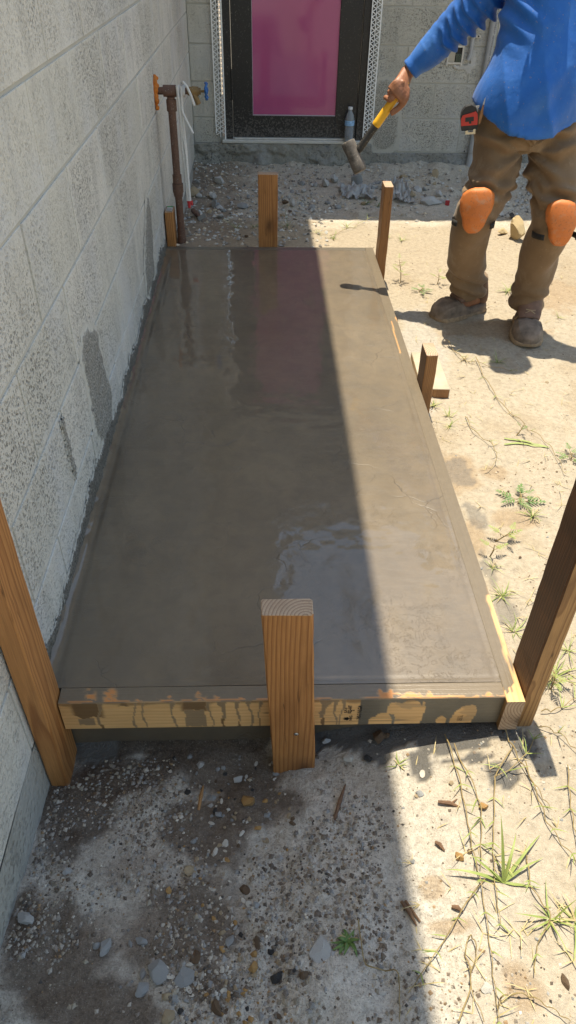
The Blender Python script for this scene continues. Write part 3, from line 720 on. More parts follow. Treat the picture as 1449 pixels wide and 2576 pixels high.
def paint_right(P, tg):
    x, y, z = P[:, 0], P[:, 1], P[:, 2]
    topm = (z > -.0019)
    n1 = fbm(x*30, y*9, oct=4, seed=101); n2 = fbm(x*90, y*16, oct=3, seed=102)
    c = np.where(topm, .95, .0); st = np.zeros(len(x)); dk = np.zeros(len(x))
    out = (x-.942)/.038
    worn = sstep(.86, .98, out+.35*n2+.2*n1)*sstep(.02, .25, fbm(y*4, y*0, oct=3, seed=103)+.35*np.exp(-((y-1.0)/.13)**2)+.05)
    worn = worn*sstep(.0, .2, fbm(y*5+3, y*0, oct=2, seed=107))
    worn = np.maximum(worn, (y < .893+.012*vnoise(x*200, x*0, seed=9)-.01*(out < .5))*1.0)
    worn = np.maximum(worn, sstep(.74, .82, out+.25*n2+.2*n1)*(y < 1.15)*(y > .89)*.9)
    slash = sstep(.8, .9, np.exp(-((out-.25-.5*(y-2.45))/.13)**2))*(y > 2.35)*(y < 2.62); 
    c = np.where(topm, c*(1-.92*worn)*(1-.8*slash), c); st = np.maximum(topm*.7*slash, topm*.55*worn*(y > 1.2))
    side = (x > .978); c = np.where(side & ~topm, sstep(-.05, .15, fbm(y*6, z*14, oct=3, seed=105)+.25+z*3), c)
    inn = (x < .944) & (z < -.001); dk = np.where(inn, .9, dk)
    return c, st, dk
mr = Matrix(((0, 1, 0, .942), (0, 0, 1, .8545), (-1, 0, 0, .0004), (0, 0, 0, 1)))
mr = Matrix(((0, -1, 0, .980), (0, 0, 1, .8545), (-1, 0, 0, .0004), (0, 0, 0, 1)))
rb = board('form_board', .096, SD, 2.575, mr, paint_right, res=.0042)
tag(rb, 'long form board along the sunny right side of the slab', 'form board', 'wooden boards framing the slab')
mb_ = Matrix(((0, 0, 1, .004), (0, 1, 0, 3.3925), (-1, 0, 0, .0002), (0, 0, 0, 1)))
bb = board('form_board', SW, SD, .937, mb_, lambda P, tg: (np.where(P[:, 2] > -.012, 1.0, .6), np.zeros(len(P)), np.zeros(len(P))), res=.012)
tag(bb, 'far form board closing the slab end under the middle stake', 'form board', 'wooden boards framing the slab')

# --- stakes -----------------------------------------------------------------
def stake(label, x0, x1, y0, y1, z0, z1, mat, top='endgrain', lean=0.0, wet_shade_faces=None, seed=0, nseg=14):
    """sawn 2x4 standing upright, local Z along its length; slightly eased edges and a rough top"""
    w, d = x1-x0, y1-y0; L = z1-z0; c = .0028
    ring = [(c, 0), (w-c, 0), (w, c), (w, d-c), (w-c, d), (c, d), (0, d-c), (0, c)]
    r_ = random.Random(seed); V = []; Fc = []; mi = []
    for i in range(nseg+1):
        t = i/nseg
        for (x, y) in ring:
            j = .0007
            V.append((x-w/2+r_.uniform(-j, j)+lean*t, y-d/2+r_.uniform(-j, j), L*t+(r_.uniform(-.0015, .0015) if i == nseg else 0)))
    for i in range(nseg):
        for k in range(8):
            k2 = (k+1) % 8; Fc.append((i*8+k, i*8+k2, (i+1)*8+k2, (i+1)*8+k)); mi.append(1 if wet_shade_faces is not None and k in wet_shade_faces else 0)
    # top: ring pulled in a touch so the edge is worn
    k0 = len(V); 
    for (x, y) in ring: V.append(((x-w/2)*.965+lean, (y-d/2)*.965, L+.0018+r_.uniform(-.0006, .0006)))
    for k in range(8):
        k2 = (k+1) % 8; Fc.append((nseg*8+k, nseg*8+k2, k0+k2, k0+k)); mi.append(2)
    Fc.append(tuple(range(k0, k0+8))); mi.append(2); Fc.append(tuple(range(7, -1, -1))); mi.append(2)
    o = mesh_np('wood_stake', V, Fc, MAT[mat])
    o.data.materials.append(MAT['stake_wet_shade']); o.data.materials.append(MAT[top])
    o.data.polygons.foreach_set('material_index', np.array(mi, np.int32))
    o.location = ((x0+x1)/2, (y0+y1)/2, z0)
    return tag(o, label, 'stake', 'wooden stakes holding the form boards')
s1 = stake('orange brown stake screwed to the middle of the front form board', .4735, .5625, .8285, .8665, -.215, .292, 'stake_orange', lean=-.0235, seed=1)
scr = MB().lathe([(.0, 0), (.0046, .0), (.0046, .0010), (.0026, .0022), (.0, .0022)], 14, Matrix.Translation((.0, -.0192, .155)) @ Matrix.Rotation(R(90), 4, 'X'))
m4 = Matrix.Translation((.0, -.0216, .155)) @ Matrix.Rotation(R(20), 4, 'Y')
scr.box((-.0022, -.0002, -.0005), (.0022, .0004, .0005), mi=1, mat=m4).box((-.0005, -.0003, -.0022), (.0005, .0003, .0022), mi=1, mat=m4)
o = scr.build('screw', [plain('zinc', (.45, .46, .48), .35, .1, Metallic=.9), MAT['ink']], s1)
s2 = stake('tall stake in the near left corner, standing close to the block wall', .003, .041, .811, .900, -.225, .66, 'stake_orange', seed=2, wet_shade_faces=(3,))
s3 = stake('tall dark wet stake at the near right corner of the slab', .9815, 1.0195, .868, .957, -.125, .503, 'stake_tan', seed=3, wet_shade_faces=(6, 7), nseg=20)
s4 = stake('short sunlit stake halfway along the right form board', .9815, 1.0195, 2.086, 2.175, -.15, .128, 'stake_brown', seed=4, wet_shade_faces=(6,))  # left face: its shade is painted with the dark wet colour
s5 = stake('slim stake at the far right corner of the slab', .9815, 1.0195, 3.25, 3.339, -.15, .322, 'stake_brown', seed=5)
s6 = stake('stake at the middle of the far slab end, in front of the door', .436, .525, 3.432, 3.470, -.12, .320, 'stake_orange', seed=6)
s7 = stake('short stake by the pipe with a white and green sticker on top', .005, .043, 3.432, 3.521, -.08, .155, 'stake_orange', seed=7)
# sticker on top of the short stake
st = MB().box((-.012, -.030, .2384), (.014, .018, .2389)).build('sticker', plain('white_label', (.72, .73, .72), .5, .05), s7)
MB().box((-.012, .0185, .2384), (.014, .034, .2391)).build('green_band', plain('green_label', (.03, .33, .10), .5, .05), st)
bc = MB()
for i, wv in enumerate((.5, 1, .4, .8, .5, 1.1, .4, .9)): bc.box((-.010+i*.0028, -.026, .2389), (-.010+i*.0028+wv*.0012, .004, .2393))
bc.build('barcode', MAT['ink'], st)
# plank lying in the sand outside the right form board
MAT['plank_top'] = plain('cement_coated_plank', (.41, .345, .25), .85, .18, 18, .5)
pk = MB().box((-.050, 0, 0), (.050, .30, .036), .002); pk.m = [0]*len(pk.m)
pk_o = pk.build('wood_offcut', [MAT['stake_tan'], MAT['plank_top'], MAT['stake_brown']])
for p_ in pk_o.data.polygons:
    p_.material_index = 1 if p_.normal.z > .5 or abs(p_.normal.x) > .6 else 2
pk_o.location = (1.062, 2.205, -.098); pk_o.rotation_euler = (R(-2.2), 0, R(-2.4))
tag(pk_o, 'cement smeared wooden offcut lying in the sand behind the short stake', 'wood offcut')

# --- door -------------------------------------------------------------------
def mk_black():
    n = N('black_aluminium'); v = n.coord('World'); z = n.n('ShaderNodeSeparateXYZ'); n.set(z.inputs[0], v)
    spl = n.noise(v, 95, 4, .7); spl2 = n.noise(v, 300, 2)
    # dried splashes of mud thrown up from the ground: dense low down
    low = n.ramp(z.outputs[2], [(.04, 1.0), (.30, 0.0)])
    thr = n.math('ADD', spl, n.math('MULTIPLY', low, .17))
    f = n.ramp(thr, [(.60, 0.0), (.68, 1.0)])
    c = n.mix(n.math('MULTIPLY', f, .65), (.012, .012, .013), (.16, .15, .135))
    c = n.mix(n.math('MULTIPLY', n.ramp(spl2, [(.66, 0.0), (.72, 1.0)]), .35), c, (.12, .11, .10))
    return n.fin(c, n.math('ADD', .42, n.math('MULTIPLY', f, .4)), n.bump(f, .2, .001))
MAT['black_alu'] = mk_black()
MAT['white_sill'] = plain('pale_sill_metal', (.55, .54, .50), .5, .1, 30)
def mk_film():
    n = N('magenta_film_glass'); v = n.coord('World')
    c = n.mix(n.noise(n.coord('World', (1, 1, .5)), 5, 3), (.36, .08, .19), (.45, .10, .235))
    z = n.n('ShaderNodeSeparateXYZ'); n.set(z.inputs[0], v)
    dust = n.math('MULTIPLY', n.ramp(n.noise(v, 130, 4, .7), [(.52, 0.0), (.72, 1.0)]), n.ramp(z.outputs[2], [(.16, .8), (.42, .15)]))
    c = n.mix(n.math('MULTIPLY', dust, .5), c, (.36, .20, .18))
    return n.fin(c, .07, n.bump(n.noise(v, 3, 2), .02, .02), Specular_IOR_Level=.38)
dr = empty('black_door', (.69, BY, .06)); tag(dr, 'black framed door with a magenta film over its glass', 'door')
def dput(o): return put(o, dr)
fy = BY-.012
dput(MB().box((.205, fy, .062), (.262, BY+.12, 2.10), .002).box((1.081, fy, .062), (1.150, BY+.12, 2.10), .002).box((.2625, fy, 2.04), (1.0805, BY+.12, 2.10), .002).build('door_frame', MAT['black_alu']))
leaf = dput(MB().box((.266, fy+.010, .072), (.394, BY+.05, 2.035), .002).box((.938, fy+.010, .072), (1.077, BY+.05, 2.035), .002).box((.3945, fy+.0102, .072), (.9375, BY+.05, .200), .002).box((.3945, fy+.0102, 1.93), (.9375, BY+.05, 2.035), .002).build('door_leaf', MAT['black_alu']))
leaf['label'] = 'black door leaf splashed with mud along the bottom rail'
gl = dput(MB().box((.3942, fy+.019, .2005), (.9378, BY+.03, 1.93)).build('glass_pane', mk_film()))
dput(MB().box((.3945, fy+.014, .2003), (.9375, fy+.0188, .206)).box((.3945, fy+.0142, .2062), (.3975, fy+.0188, 1.92)).build('film_edge', plain('pale_film_edge', (.42, .36, .42), .4, .1)))
hg = dput(MB().tube([(.264, fy-.004, .30), (.264, fy-.004, .455)], .0065, 10).tube([(.264, fy-.004, .292), (.264, fy-.004, .2995)], .0045, 8).tube([(.264, fy-.004, .4555), (.264, fy-.004, .463)], .0045, 8).build('hinge', MAT['black_alu'], None, True))
dput(MB().box((.19, BY-.035, .040), (1.16, BY+.06, .0605), .004).box((.27, fy-.012, .0608), (1.075, BY+.05, .071), .003).build('threshold', MAT['white_sill']))

# --- perforated stucco beads beside the door --------------------------------
MAT['bead'] = plain('white_pvc', (.84, .85, .84), .45, .05, 20)
def bead(label, xa, xb, zb, flip):
    e = empty('corner_bead', (xa, BY-.014, zb)); tag(e, label, 'corner bead', 'white perforated strips beside the door')
    w = xb-xa; t = .0022; y = BY-.016
    m = MB()
    rails = [xa, xa+w*.47, xb]
    for i, rx in enumerate(rails):
        rw = .0075 if i != 1 else .0048
        zl = zb+(.055*(1-(rx-xa)/w) if not flip else .03*((rx-xa)/w))
        m.box((rx-rw/2, y, zl), (rx+rw/2, y+t, 2.12))
    put(m.build('rail', MAT['bead']), e)
    lat = MB(); pitch = .0275
    for c in (0, 1):
        x0, x1 = rails[c]+.002, rails[c+1]-.002
        z = zb+.045+c*.008; k = 0
        while z < 2.08:
            for (za, zb_) in ((z, z+pitch/2), (z+pitch, z+pitch/2)):
                A, B = (x0, x1) if (c == 0) != flip else (x1, x0)
                d = Vector((B-A, 0, zb_-za)).normalized(); nrm = Vector((-d.z, 0, d.x))*.0023
                p0, p1 = Vector((A, y+.0003, za)), Vector((B, y+.0003, zb_))
                q = [p0-nrm, p1-nrm, p1+nrm, p0+nrm]; v = q+[p+Vector((0, t-.0006, 0)) for p in q]
                lat.add(v, [(0, 3, 2, 1), (4, 5, 6, 7), (0, 1, 5, 4), (1, 2, 6, 5), (2, 3, 7, 6), (3, 0, 4, 7)])
            z += pitch
    put(lat.build('lattice', MAT['bead']), e)
    nx = xb if not flip else xa
    put(MB().box((nx-.004, y-.012, zb+.01), (nx+.0005, y-.0003, 2.12)).build('nose', MAT['bead']), e)
    return e
bead('white perforated bead on the left side of the door, beside the valve', .152, .212, .042, False)
bead('white perforated bead on the right side of the door, behind the hammer', 1.128, 1.186, .055, True)

# --- pipe, valve, rope, foam ------------------------------------------------
PX, PY = .068, 3.50
def rusty(name, a, b):
    n = N(name); v = n.coord('World'); f = n.noise(v, 30, 5, .7)
    c = n.mix(n.ramp(f, [(.35, 0.0), (.65, 1.0)]), a, b); c = n.mix(n.math('MULTIPLY', n.ramp(n.noise(v, 170, 2), [(.64, 0.0), (.72, 1.0)]), .6), c, (.38, .33, .28))
    return n.fin(c, .62, n.bump(f, .3, .002))
MAT['copper'] = rusty('old_brown_pipe', (.105, .058, .042), (.165, .088, .060)); MAT['brass'] = rusty('tarnished_brass', (.27, .17, .06), (.17, .11, .045))
pp = empty('water_pipe', (PX, PY, 0)); tag(pp, 'old brown upright water pipe with tee and blue handled valve by the wall', 'pipe')
def pput(o): return put(o, pp)
pput(MB().tube([(PX, PY, -.12), (PX, PY, .61)], .0165, 16).build('riser', MAT['copper'], None, True))
pput(MB().tube([(PX, PY, .205), (PX, PY, .225), (PX, PY, .2252), (PX, PY, .262)], [.0195, .0225, .0245, .0245], 18).tube([(PX, PY, .2625), (PX, PY, .30)], .0205, 18).build('coupling', MAT['copper'], None, True))
pput(MB().tube([(PX, PY, -.005), (PX, PY, .012)], .0215, 14).tube([(PX, PY, .0125), (PX, PY, .06)], .0195, 14).build('base_fitting', MAT['copper'], None, True))
pput(MB().tube([(PX-.030, PY, .632), (PX+.024, PY, .632)], .0225, 18).tube([(PX, PY, .60), (PX, PY, .556)], .0215, 18).build('tee', MAT['copper'], None, True))
pput(MB().tube([(-.03, PY, .632), (PX-.0302, PY, .632)], .0145, 14).build('nipple', MAT['copper'], None, True))
pput(MB().tube([(PX+.0242, PY, .632), (PX+.075, PY, .632)], .0125, 14).build('valve_nipple', MAT['copper'], None, True))
vx = PX+.072
va = pput(MB().tube([(vx, PY, .632), (vx+.020, PY, .632)], .0165, 8).tube([(vx+.0202, PY, .632), (vx+.047, PY, .632)], [.019, .0175], 14).tube([(vx+.0472, PY, .632), (vx+.056, PY, .632)], .0145, 6).tube([(vx+.0562, PY, .632), (vx+.085, PY, .632)], .0045, 8).tube([(vx+.03, PY-.004, .62), (vx+.046, PY-.012, .585)], .011, 10).build('valve_body', MAT['brass'], None, True))
wh = MB(); hx = vx+.078
for i in range(8):
    a = 2*math.pi*i/8
    wh.tube([(hx, PY+.009*math.cos(a), .632+.009*math.sin(a)), (hx+.002, PY+.027*math.cos(a), .632+.027*math.sin(a))], .0032, 6)
rim = [(hx+.002+.0028*math.cos(6*2*math.pi*i/24), PY+.030*math.cos(2*math.pi*i/24), .632+.030*math.sin(2*math.pi*i/24)) for i in range(25)]
wh.tube(rim, .0052, 8, cap=False).tube([(hx-.006, PY, .632), (hx+.009, PY, .632)], .010, 10)
whl = wh.build('handwheel', plain('blue_paint', (.012, .10, .33), .4, .15, 60), None, True); put(whl, va)
# orange foam where the nipple enters the wall
def lumpy(name, pts, mat, parent=None, vs=.005, sm=2, nz=.25):
    m = MB()
    for (x, y, z, r) in pts:
        bm = bmesh.new(); bmesh.ops.create_icosphere(bm, subdivisions=2, radius=r)
        m.add([Vector((x, y, z))+v.co*(1+nz*mnoise.noise(v.co/r*1.4+Vector((x, y, z))*30)) for v in bm.verts], [tuple(q.index for q in f.verts) for f in bm.faces]); bm.free()
    return remesh(name, m, mat, vs, sm, parent)
def remesh(name, mb, mat, vs, sm=2, parent=None, post=None):
    me = bpy.data.meshes.new(name); me.from_pydata(mb.v, [], mb.f); me.update()
    t = link(bpy.data.objects.new(name+'_r', me))
    md = t.modifiers.new('r', 'REMESH'); md.mode = 'VOXEL'; md.voxel_size = vs
    if sm: sd = t.modifiers.new('s', 'SMOOTH'); sd.factor = .5; sd.iterations = sm
    bpy.context.view_layer.update()
    out = bpy.data.meshes.new_from_object(t.evaluated_get(bpy.context.evaluated_depsgraph_get()))
    bpy.data.objects.remove(t); bpy.data.meshes.remove(me)
    out.name = name
    if post is not None:
        n = len(out.vertices); co = np.empty(n*3, np.float32); out.vertices.foreach_get('co', co); co = co.reshape(-1, 3).astype(float)
        no = np.empty(n*3, np.float32); out.vertices.foreach_get('normal', no); no = no.reshape(-1, 3).astype(float)
        co = post(co, no); out.vertices.foreach_set('co', co.astype(np.float32).ravel()); out.update()
    out.materials.clear(); out.materials.append(mat)
    out.polygons.foreach_set('use_smooth', np.ones(len(out.polygons), bool))
    o = bpy.data.objects.new(name, out); link(o)
    if parent is not None: put(o, parent)
    return o
MAT['foam'] = plain('orange_expanding_foam', (.55, .17, .02), .75, .25, 60, .4)
fo = lumpy('expanding_foam', [(.002, 3.49, .665, .016), (.004, 3.505, .682, .011), (.012, 3.50, .648, .012), (.004, 3.485, .64, .016), (.006, 3.48, .615, .013), (.006, 3.485, .595, .014), (.01, 3.475, .572, .010), (.004, 3.50, .565, .008), (.014, 3.51, .676, .008), (.01, 3.47, .60, .009)], MAT['foam'], vs=.0035)
tag(fo, 'orange foam squeezed round the pipe where it enters the block wall', 'foam')
# white cord looped over the tee
MAT['cord'] = plain('white_cord', (.70, .70, .69), .8, .1, 200, .5)
rp = MB(); ry = PY-.027
def sag(p0, p1, n=14, s=.004): return [Vector(p0).lerp(Vector(p1), i/n)+Vector((s*math.sin(i/n*3.1), 0, 0)) for i in range(n+1)]
rp.tube(sag((.100, ry, .655), (.104, ry+.002, .42), 12)+sag((.106, ry, .40), (.112, ry, .195), 10, .002), .0065, 8)
rp.tube(sag((.117, ry-.004, .652), (.120, ry, .44), 12, -.003)+sag((.121, ry, .42), (.124, ry, .185), 10, -.001), .0045, 8)
rp.tube([(.110, ry, .5), (.118, ry-.006, .40), (.120, ry-.005, .24), (.121, ry-.003, .17)], .004, 8)
rp.tube([(.118, PY, .660), (.128, ry, .668), (.142, ry-.006, .655), (.158, ry-.010, .620), (.168, ry-.010, .585)], .0052, 8)
rp.tube([(.112, ry, .585), (.118, ry-.008, .555), (.140, ry-.012, .51), (.156, ry-.010, .478)], .0050, 8)
for i in range(5): rp.tube([(.104+.006*i, PY+.02*math.cos(a), .632+.021*math.sin(a)) for a in np.linspace(0, 2*math.pi, 13)], .0035, 6, cap=False)
ro_ = rp.build('cord', MAT['cord'], None, True); tag(ro_, 'white cord knotted round the pipe tee and hanging down beside it', 'cord')
rc = MB().tube([(.117, ry-.004, .195), (.118, ry-.006, .165)], [.009, .006], 8).tube([(.127, ry+.002, .195), (.131, ry, .175)], [.007, .005], 8).build('red_clip', plain('red_plastic', (.5, .03, .04), .4, .1), None, True)
put(rc, ro_)
# scrap fitting on the spoil heap
sp_ = at(500, 548); sf = empty('scrap_fitting', tuple(sp_)); tag(sf, 'small brown scrap pipe fitting with a grey metal tab lying behind the slab', 'scrap')
put(MB().tube([sp_+np.array([-.035, .06, .022]), sp_+np.array([-.005, .0, .016])], [.014, .014], 10).tube([sp_+np.array([-.005, .0, .018]), sp_+np.array([.01, -.03, .012])], .011, 10).build('pipe_stub', MAT['copper'], None, True), sf)
put(MB().box((-.024, -.002, -.013), (.024, .002, .013), .001, mat=Matrix.Translation(Vector(sp_)+Vector((.022, -.05, .02))) @ Matrix.Rotation(R(-30), 4, 'Y') @ Matrix.Rotation(R(-40), 4, 'X')).build('metal_tab', plain('grey_metal', (.25, .24, .22), .5, .1), None), sf)

# --- electrical box and conduits -------------------------------------------
MAT['galv'] = plain('galvanised_steel', (.42, .43, .44), .42, .18, 50, Metallic=.6)
MAT['pvc'] = plain('grey_pvc', (.38, .39, .40), .45, .06, 8)
eb = empty('junction_box', (1.675, BY, .555)); tag(eb, 'open square steel junction box set in the back wall', 'electrical box')
x0, x1, z0, z1 = 1.625, 1.727, .505, .605
m = MB(); yb = BY-.010
m.box((x0, yb, z0), (x0+.010, yb+.03, z1)).box((x1-.010, yb, z0), (x1, yb+.03, z1)).box((x0+.0102, yb+.0003, z0), (x1-.0102, yb+.03, z0+.010)).box((x0+.0102, yb+.0003, z1-.010), (x1-.0102, yb+.03, z1))
put(m.build('box_rim', MAT['galv']), eb)
for (cx, cz) in ((x0+.003, z0-.004), (x0+.006, z1+.003), (x1-.003, z1+.003), (x1-.006, z0-.003)):
    put(MB().tube([(cx, yb+.004, cz), (cx, yb-.002, cz)], .006, 10).build('screw_ear', MAT['galv'], None, True), eb)
put(MB().box((x0+.0103, yb+.0095, z0+.0103), (x1-.05, yb+.012, z1-.0103)).build('mortar_fill', mk_mortar('box_mortar', (.48, .43, .34))), eb)
put(MB().box((x1-.0498, yb+.0099, z0+.0103), (x1-.0103, yb+.012, z1-.0103)).build('recess_shade_plate', plain('painted_recess_shade', (.03, .028, .024), .8, .3)), eb)  # flat dark plate: shade of the open box put in as colour
wi = MB()
for i in range(5): wi.tube([(x1-.045+.007*i, yb+.006, .56), (x1-.043+.007*i, yb+.002, .55+.006*(i % 2)), (x1-.042+.006*i, yb+.005, .515)], .0026, 6)
put(wi.build('wires', plain('wire_green', (.12, .14, .10), .5, .4, 90), None, True), eb)
tc = empty('thin_conduit', (1.765, BY-.02, .53)); tag(tc, 'thin grey conduit ending beside the steel junction box', 'conduit')
put(MB().tube([(1.758, BY-.02, .530), (1.768, BY-.02, .56), (1.770, BY-.02, 2.8)], .0125, 14).build('tube', MAT['pvc'], None, True), tc)
def strap(parent, cx, z, r, side):
    m = MB(); y = BY-.004
    pts = [(cx+(r+.002)*math.cos(a), BY-.02-(r+.002)*math.sin(a) if r < .02 else BY-.028-(r+.002)*math.sin(a)) for a in np.linspace(0, math.pi, 11)]
    v = []; 
    for (px_, py_) in pts: v += [(px_, py_, z-.008), (px_, py_, z+.008)]
    m.add(v, [(2*i, 2*i+2, 2*i+3, 2*i+1) for i in range(10)])
    m.box((cx+side*(r+.002) if side > 0 else cx-r-.036, y-.003, z-.008), (cx+r+.036 if side > 0 else cx-(r+.002), y-.001, z+.008))
    m.tube([(cx+side*(r+.022), y-.003, z), (cx+side*(r+.022), y-.007, z)], .005, 8, mi=1)
    put(m.build('strap', [MAT['galv'], MAT['ink']], None), parent)
strap(tc, 1.770, .655, .0125, 1)
bc_ = empty('large_conduit', (1.885, BY-.03, -.2)); tag(bc_, 'thick grey printed plastic conduit on the wall behind the person', 'conduit')
put(MB().tube([(1.868, BY-.028, -.32), (1.872, BY-.028, .0), (1.880, BY-.028, .45), (1.893, BY-.028, 2.8)], .0215, 18).build('tube', MAT['pvc'], None, True), bc_)
strap(bc_, 1.8725, .000, .0215, -1)
put(MB().box((1.9070, BY-.0475, .30), (1.9082, BY-.0462, 1.2)).build('print_line', MAT['ink']), bc_)
tx = text_mesh('printing', 'RIGID NONMETALLIC CONDUIT  ABOVEGROUND AND UNDERGROUND EXTRUDED', .0155, plain('grey_print', (.13, .13, .14), .6, .1), (1.887, BY-.0500, .885), (-.026, 0, -1), (1, -.0, -.026), bc_, .93, .0002)

# --- water bottle -----------------------------------------------------------
bt = empty('water_bottle', (1.03, BY-.045, .0606)); tag(bt, 'small clear plastic water bottle with a blue label on the door sill', 'bottle')
T = Matrix.Translation((1.03, BY-.045, .0608))
gm = N('clear_plastic'); gm.fin((.80, .86, .92), .08, None, IOR=1.33, Transmission_Weight=.72)
prof = [(.001, .0), (.026, .0), (.030, .004)]
for i in range(9): prof += [(.0305, .010+i*.009), (.0285, .0145+i*.009)]
prof += [(.031, .095), (.031, .128), (.030, .135), (.024, .158), (.015, .176), (.0125, .182), (.0125, .190), (.001, .190)]
put(MB().lathe(prof, 24, T).build('bottle_body', gm.m, None, True), bt)
put(MB().lathe([(.0145, .1905), (.0145, .204), (.001, .2045)], 18, T).build('cap', plain('white_cap', (.72, .74, .76), .4, .05), None, True), bt)
lb = MB(); v = []; 
for k in range(25):
    a = 2*math.pi*k/24
    for z_ in (.098, .128): v.append(T @ Vector((.0316*math.cos(a), .0316*math.sin(a), z_)))
lb.add(v, [(2*k, 2*k+2, 2*k+3, 2*k+1) for k in range(24)])
put(lb.build('label', plain('pale_blue_label', (.25, .45, .70), .45, .35, 120), None, True), bt)
# =========================================================== the person
def cat(P, n):
    """Catmull-Rom through rows of P, n samples per span"""
    P = np.array(P, float); Q = np.vstack([2*P[0]-P[1], P, 2*P[-1]-P[-2]]); out = []
    for i in range(1, len(Q)-2):
        p0, p1, p2, p3 = Q[i-1:i+3]
        for t in np.arange(n)/n:
            out.append(.5*((2*p1)+(-p0+p2)*t+(2*p0-5*p1+4*p2-p3)*t*t+(-p0+3*p1-3*p2+p3)*t**3))
    out.append(Q[-2]); return np.array(out)
def slim(rows, k): return [(*r[:3], r[3]*k, r[4]*k) for r in rows]
def loft(m, rows, ref=(1, 0, 0), n=20, per=4, tilt=None):
    """rows: (x,y,z, ra, rb): tube whose cross-section is an ellipse, ra along ref"""
    Q = cat(rows, per); v = []; f = []; ref = Vector(ref)
    for i in range(len(Q)):
        t = Vector(Q[min(i+1, len(Q)-1)][:3]-Q[max(i-1, 0)][:3]).normalized()
        a = (ref-t*ref.dot(t)).normalized(); b = t.cross(a); c = Vector(Q[i][:3])
        for k in range(n):
            th = 2*math.pi*k/n; v.append(c+a*max(Q[i][3], .002)*math.cos(th)+b*max(Q[i][4], .002)*math.sin(th))
    for i in range(len(Q)-1):
        for k in range(n):
            k2 = (k+1) % n; f.append((i*n+k, i*n+k2, (i+1)*n+k2, (i+1)*n+k))
    f.append(tuple(range(n-1, -1, -1))); f.append(tuple(range((len(Q)-1)*n, len(Q)*n)))
    m.add(v, f); return m
def ball(m, c, r, sub=2):
    r = (r, r, r) if not isinstance(r, tuple) else r
    bm = bmesh.new(); bmesh.ops.create_icosphere(bm, subdivisions=sub, radius=1)
    m.add([Vector(c)+Vector((p.co.x*r[0], p.co.y*r[1], p.co.z*r[2])) for p in bm.verts], [tuple(q.index for q in f.verts) for f in bm.faces]); bm.free(); return m

MAT['skin'] = plain('tanned_skin', (.30, .125, .062), .5, .16, 60, .25)
def cloth(name, col, weave, rough=.85, stain=None):
    n = N(name); v = n.coord('World'); f = n.noise(v, 7, 4, .6); w = n.noise(v, weave, 2)
    c = n.mix(n.ramp(f, [(.3, 0.0), (.7, 1.0)]), tuple(x*.86 for x in col), tuple(x*1.12 for x in col))
    if stain:
        c = n.mix(n.math('MULTIPLY', n.ramp(n.noise(n.coord('World', (1, 1, .7)), 11, 5, .7), [(.52, 0.0), (.72, 1.0)]), .55), c, stain)
        c = n.mix(n.math('MULTIPLY', n.ramp(n.noise(v, 120, 3), [(.66, 0.0), (.72, 1.0)]), .5), c, (.30, .24, .17))
    h = n.math('ADD', n.math('MULTIPLY', w, .2), n.noise(n.coord('World'), 38, 3))
    return n.fin(c, rough, n.bump(h, .30, .006), Sheen_Weight=.15)
MAT['shirt'] = cloth('royal_blue_jersey', (.005, .118, .47), 500, .62, (.045, .185, .50))
MAT['pants'] = cloth('brown_canvas', (.20, .128, .068), 380, .9, (.34, .255, .165))

RSH, REL, RWR = np.array([1.285, 2.985, 1.10]), np.array([1.128, 3.075, .895]), np.array([.997, 3.09, .768])
LSH, LEL, LWR = np.array([1.575, 2.84, 1.11]), np.array([1.715, 2.70, .90]), np.array([1.69, 2.50, .80])
HEAD = np.array([1.362, 2.765, 1.340])
legR = [(1.318, 2.868, .68, .088, .098), (1.302, 2.842, .54, .083, .092), (1.268, 2.785, .43, .072, .078), (1.245, 2.765, .35, .060, .062), (1.27, 2.84, .19, .052, .06), (1.315, 2.91, .06, .042, .044), (1.335, 2.935, -.03, .038, .040)]
legL = [(1.492, 2.862, .68, .088, .098), (1.512, 2.812, .54, .083, .092), (1.525, 2.745, .43, .072, .078), (1.53, 2.705, .35, .060, .062), (1.54, 2.765, .19, .052, .06), (1.546, 2.80, .06, .042, .044), (1.548, 2.81, -.03, .038, .040)]
torso = [(1.405, 2.86, .60, .13, .11), (1.402, 2.858, .68, .155, .125), (1.402, 2.852, .76, .152, .130), (1.412, 2.862, .86, .148, .125), (1.428, 2.885, .97, .158, .112), (1.43, 2.895, 1.07, .168, .098), (1.42, 2.89, 1.15, .13, .08), (1.405, 2.87, 1.19, .06, .06)]
body = MB()
loft(body, slim(torso, .86), n=24)
loft(body, [(1.405, 2.875, 1.16, .058, .058), (1.390, 2.835, 1.23, .052, .054), (HEAD[0]+.012, HEAD[1]+.035, 1.31, .048, .052)])
for L in (legR, legL): loft(body, slim(L, .72))
def arm(sh, el, wr, k=1.0): loft(body, [(*sh, .056, .056), (*(sh*.5+el*.5), .048, .048), (*el, .040, .042), (*(el*.55+wr*.45), .039, .038), (*wr, .0265, .023)], ref=(0, 1, 0))
arm(RSH, REL, RWR); arm(LSH, LEL, LWR)
# feet inside the boots
FR0, FR1 = np.array([1.405, 2.972]), np.array([1.182, 2.858]); FL0, FL1 = np.array([1.570, 2.868]), np.array([1.508, 2.607])
GR = -.099
for (h, t) in ((FR0, FR1), (FL0, FL1)):
    d = (t-h); loft(body, [(*(h+d*.08), GR+.045, .025, .03), (*(h+d*.3), GR+.05, .03, .034), (*(h+d*.65), GR+.038, .034, .024), (*(h+d*.92), GR+.030, .024, .015)], ref=(d[1], -d[0], 0))
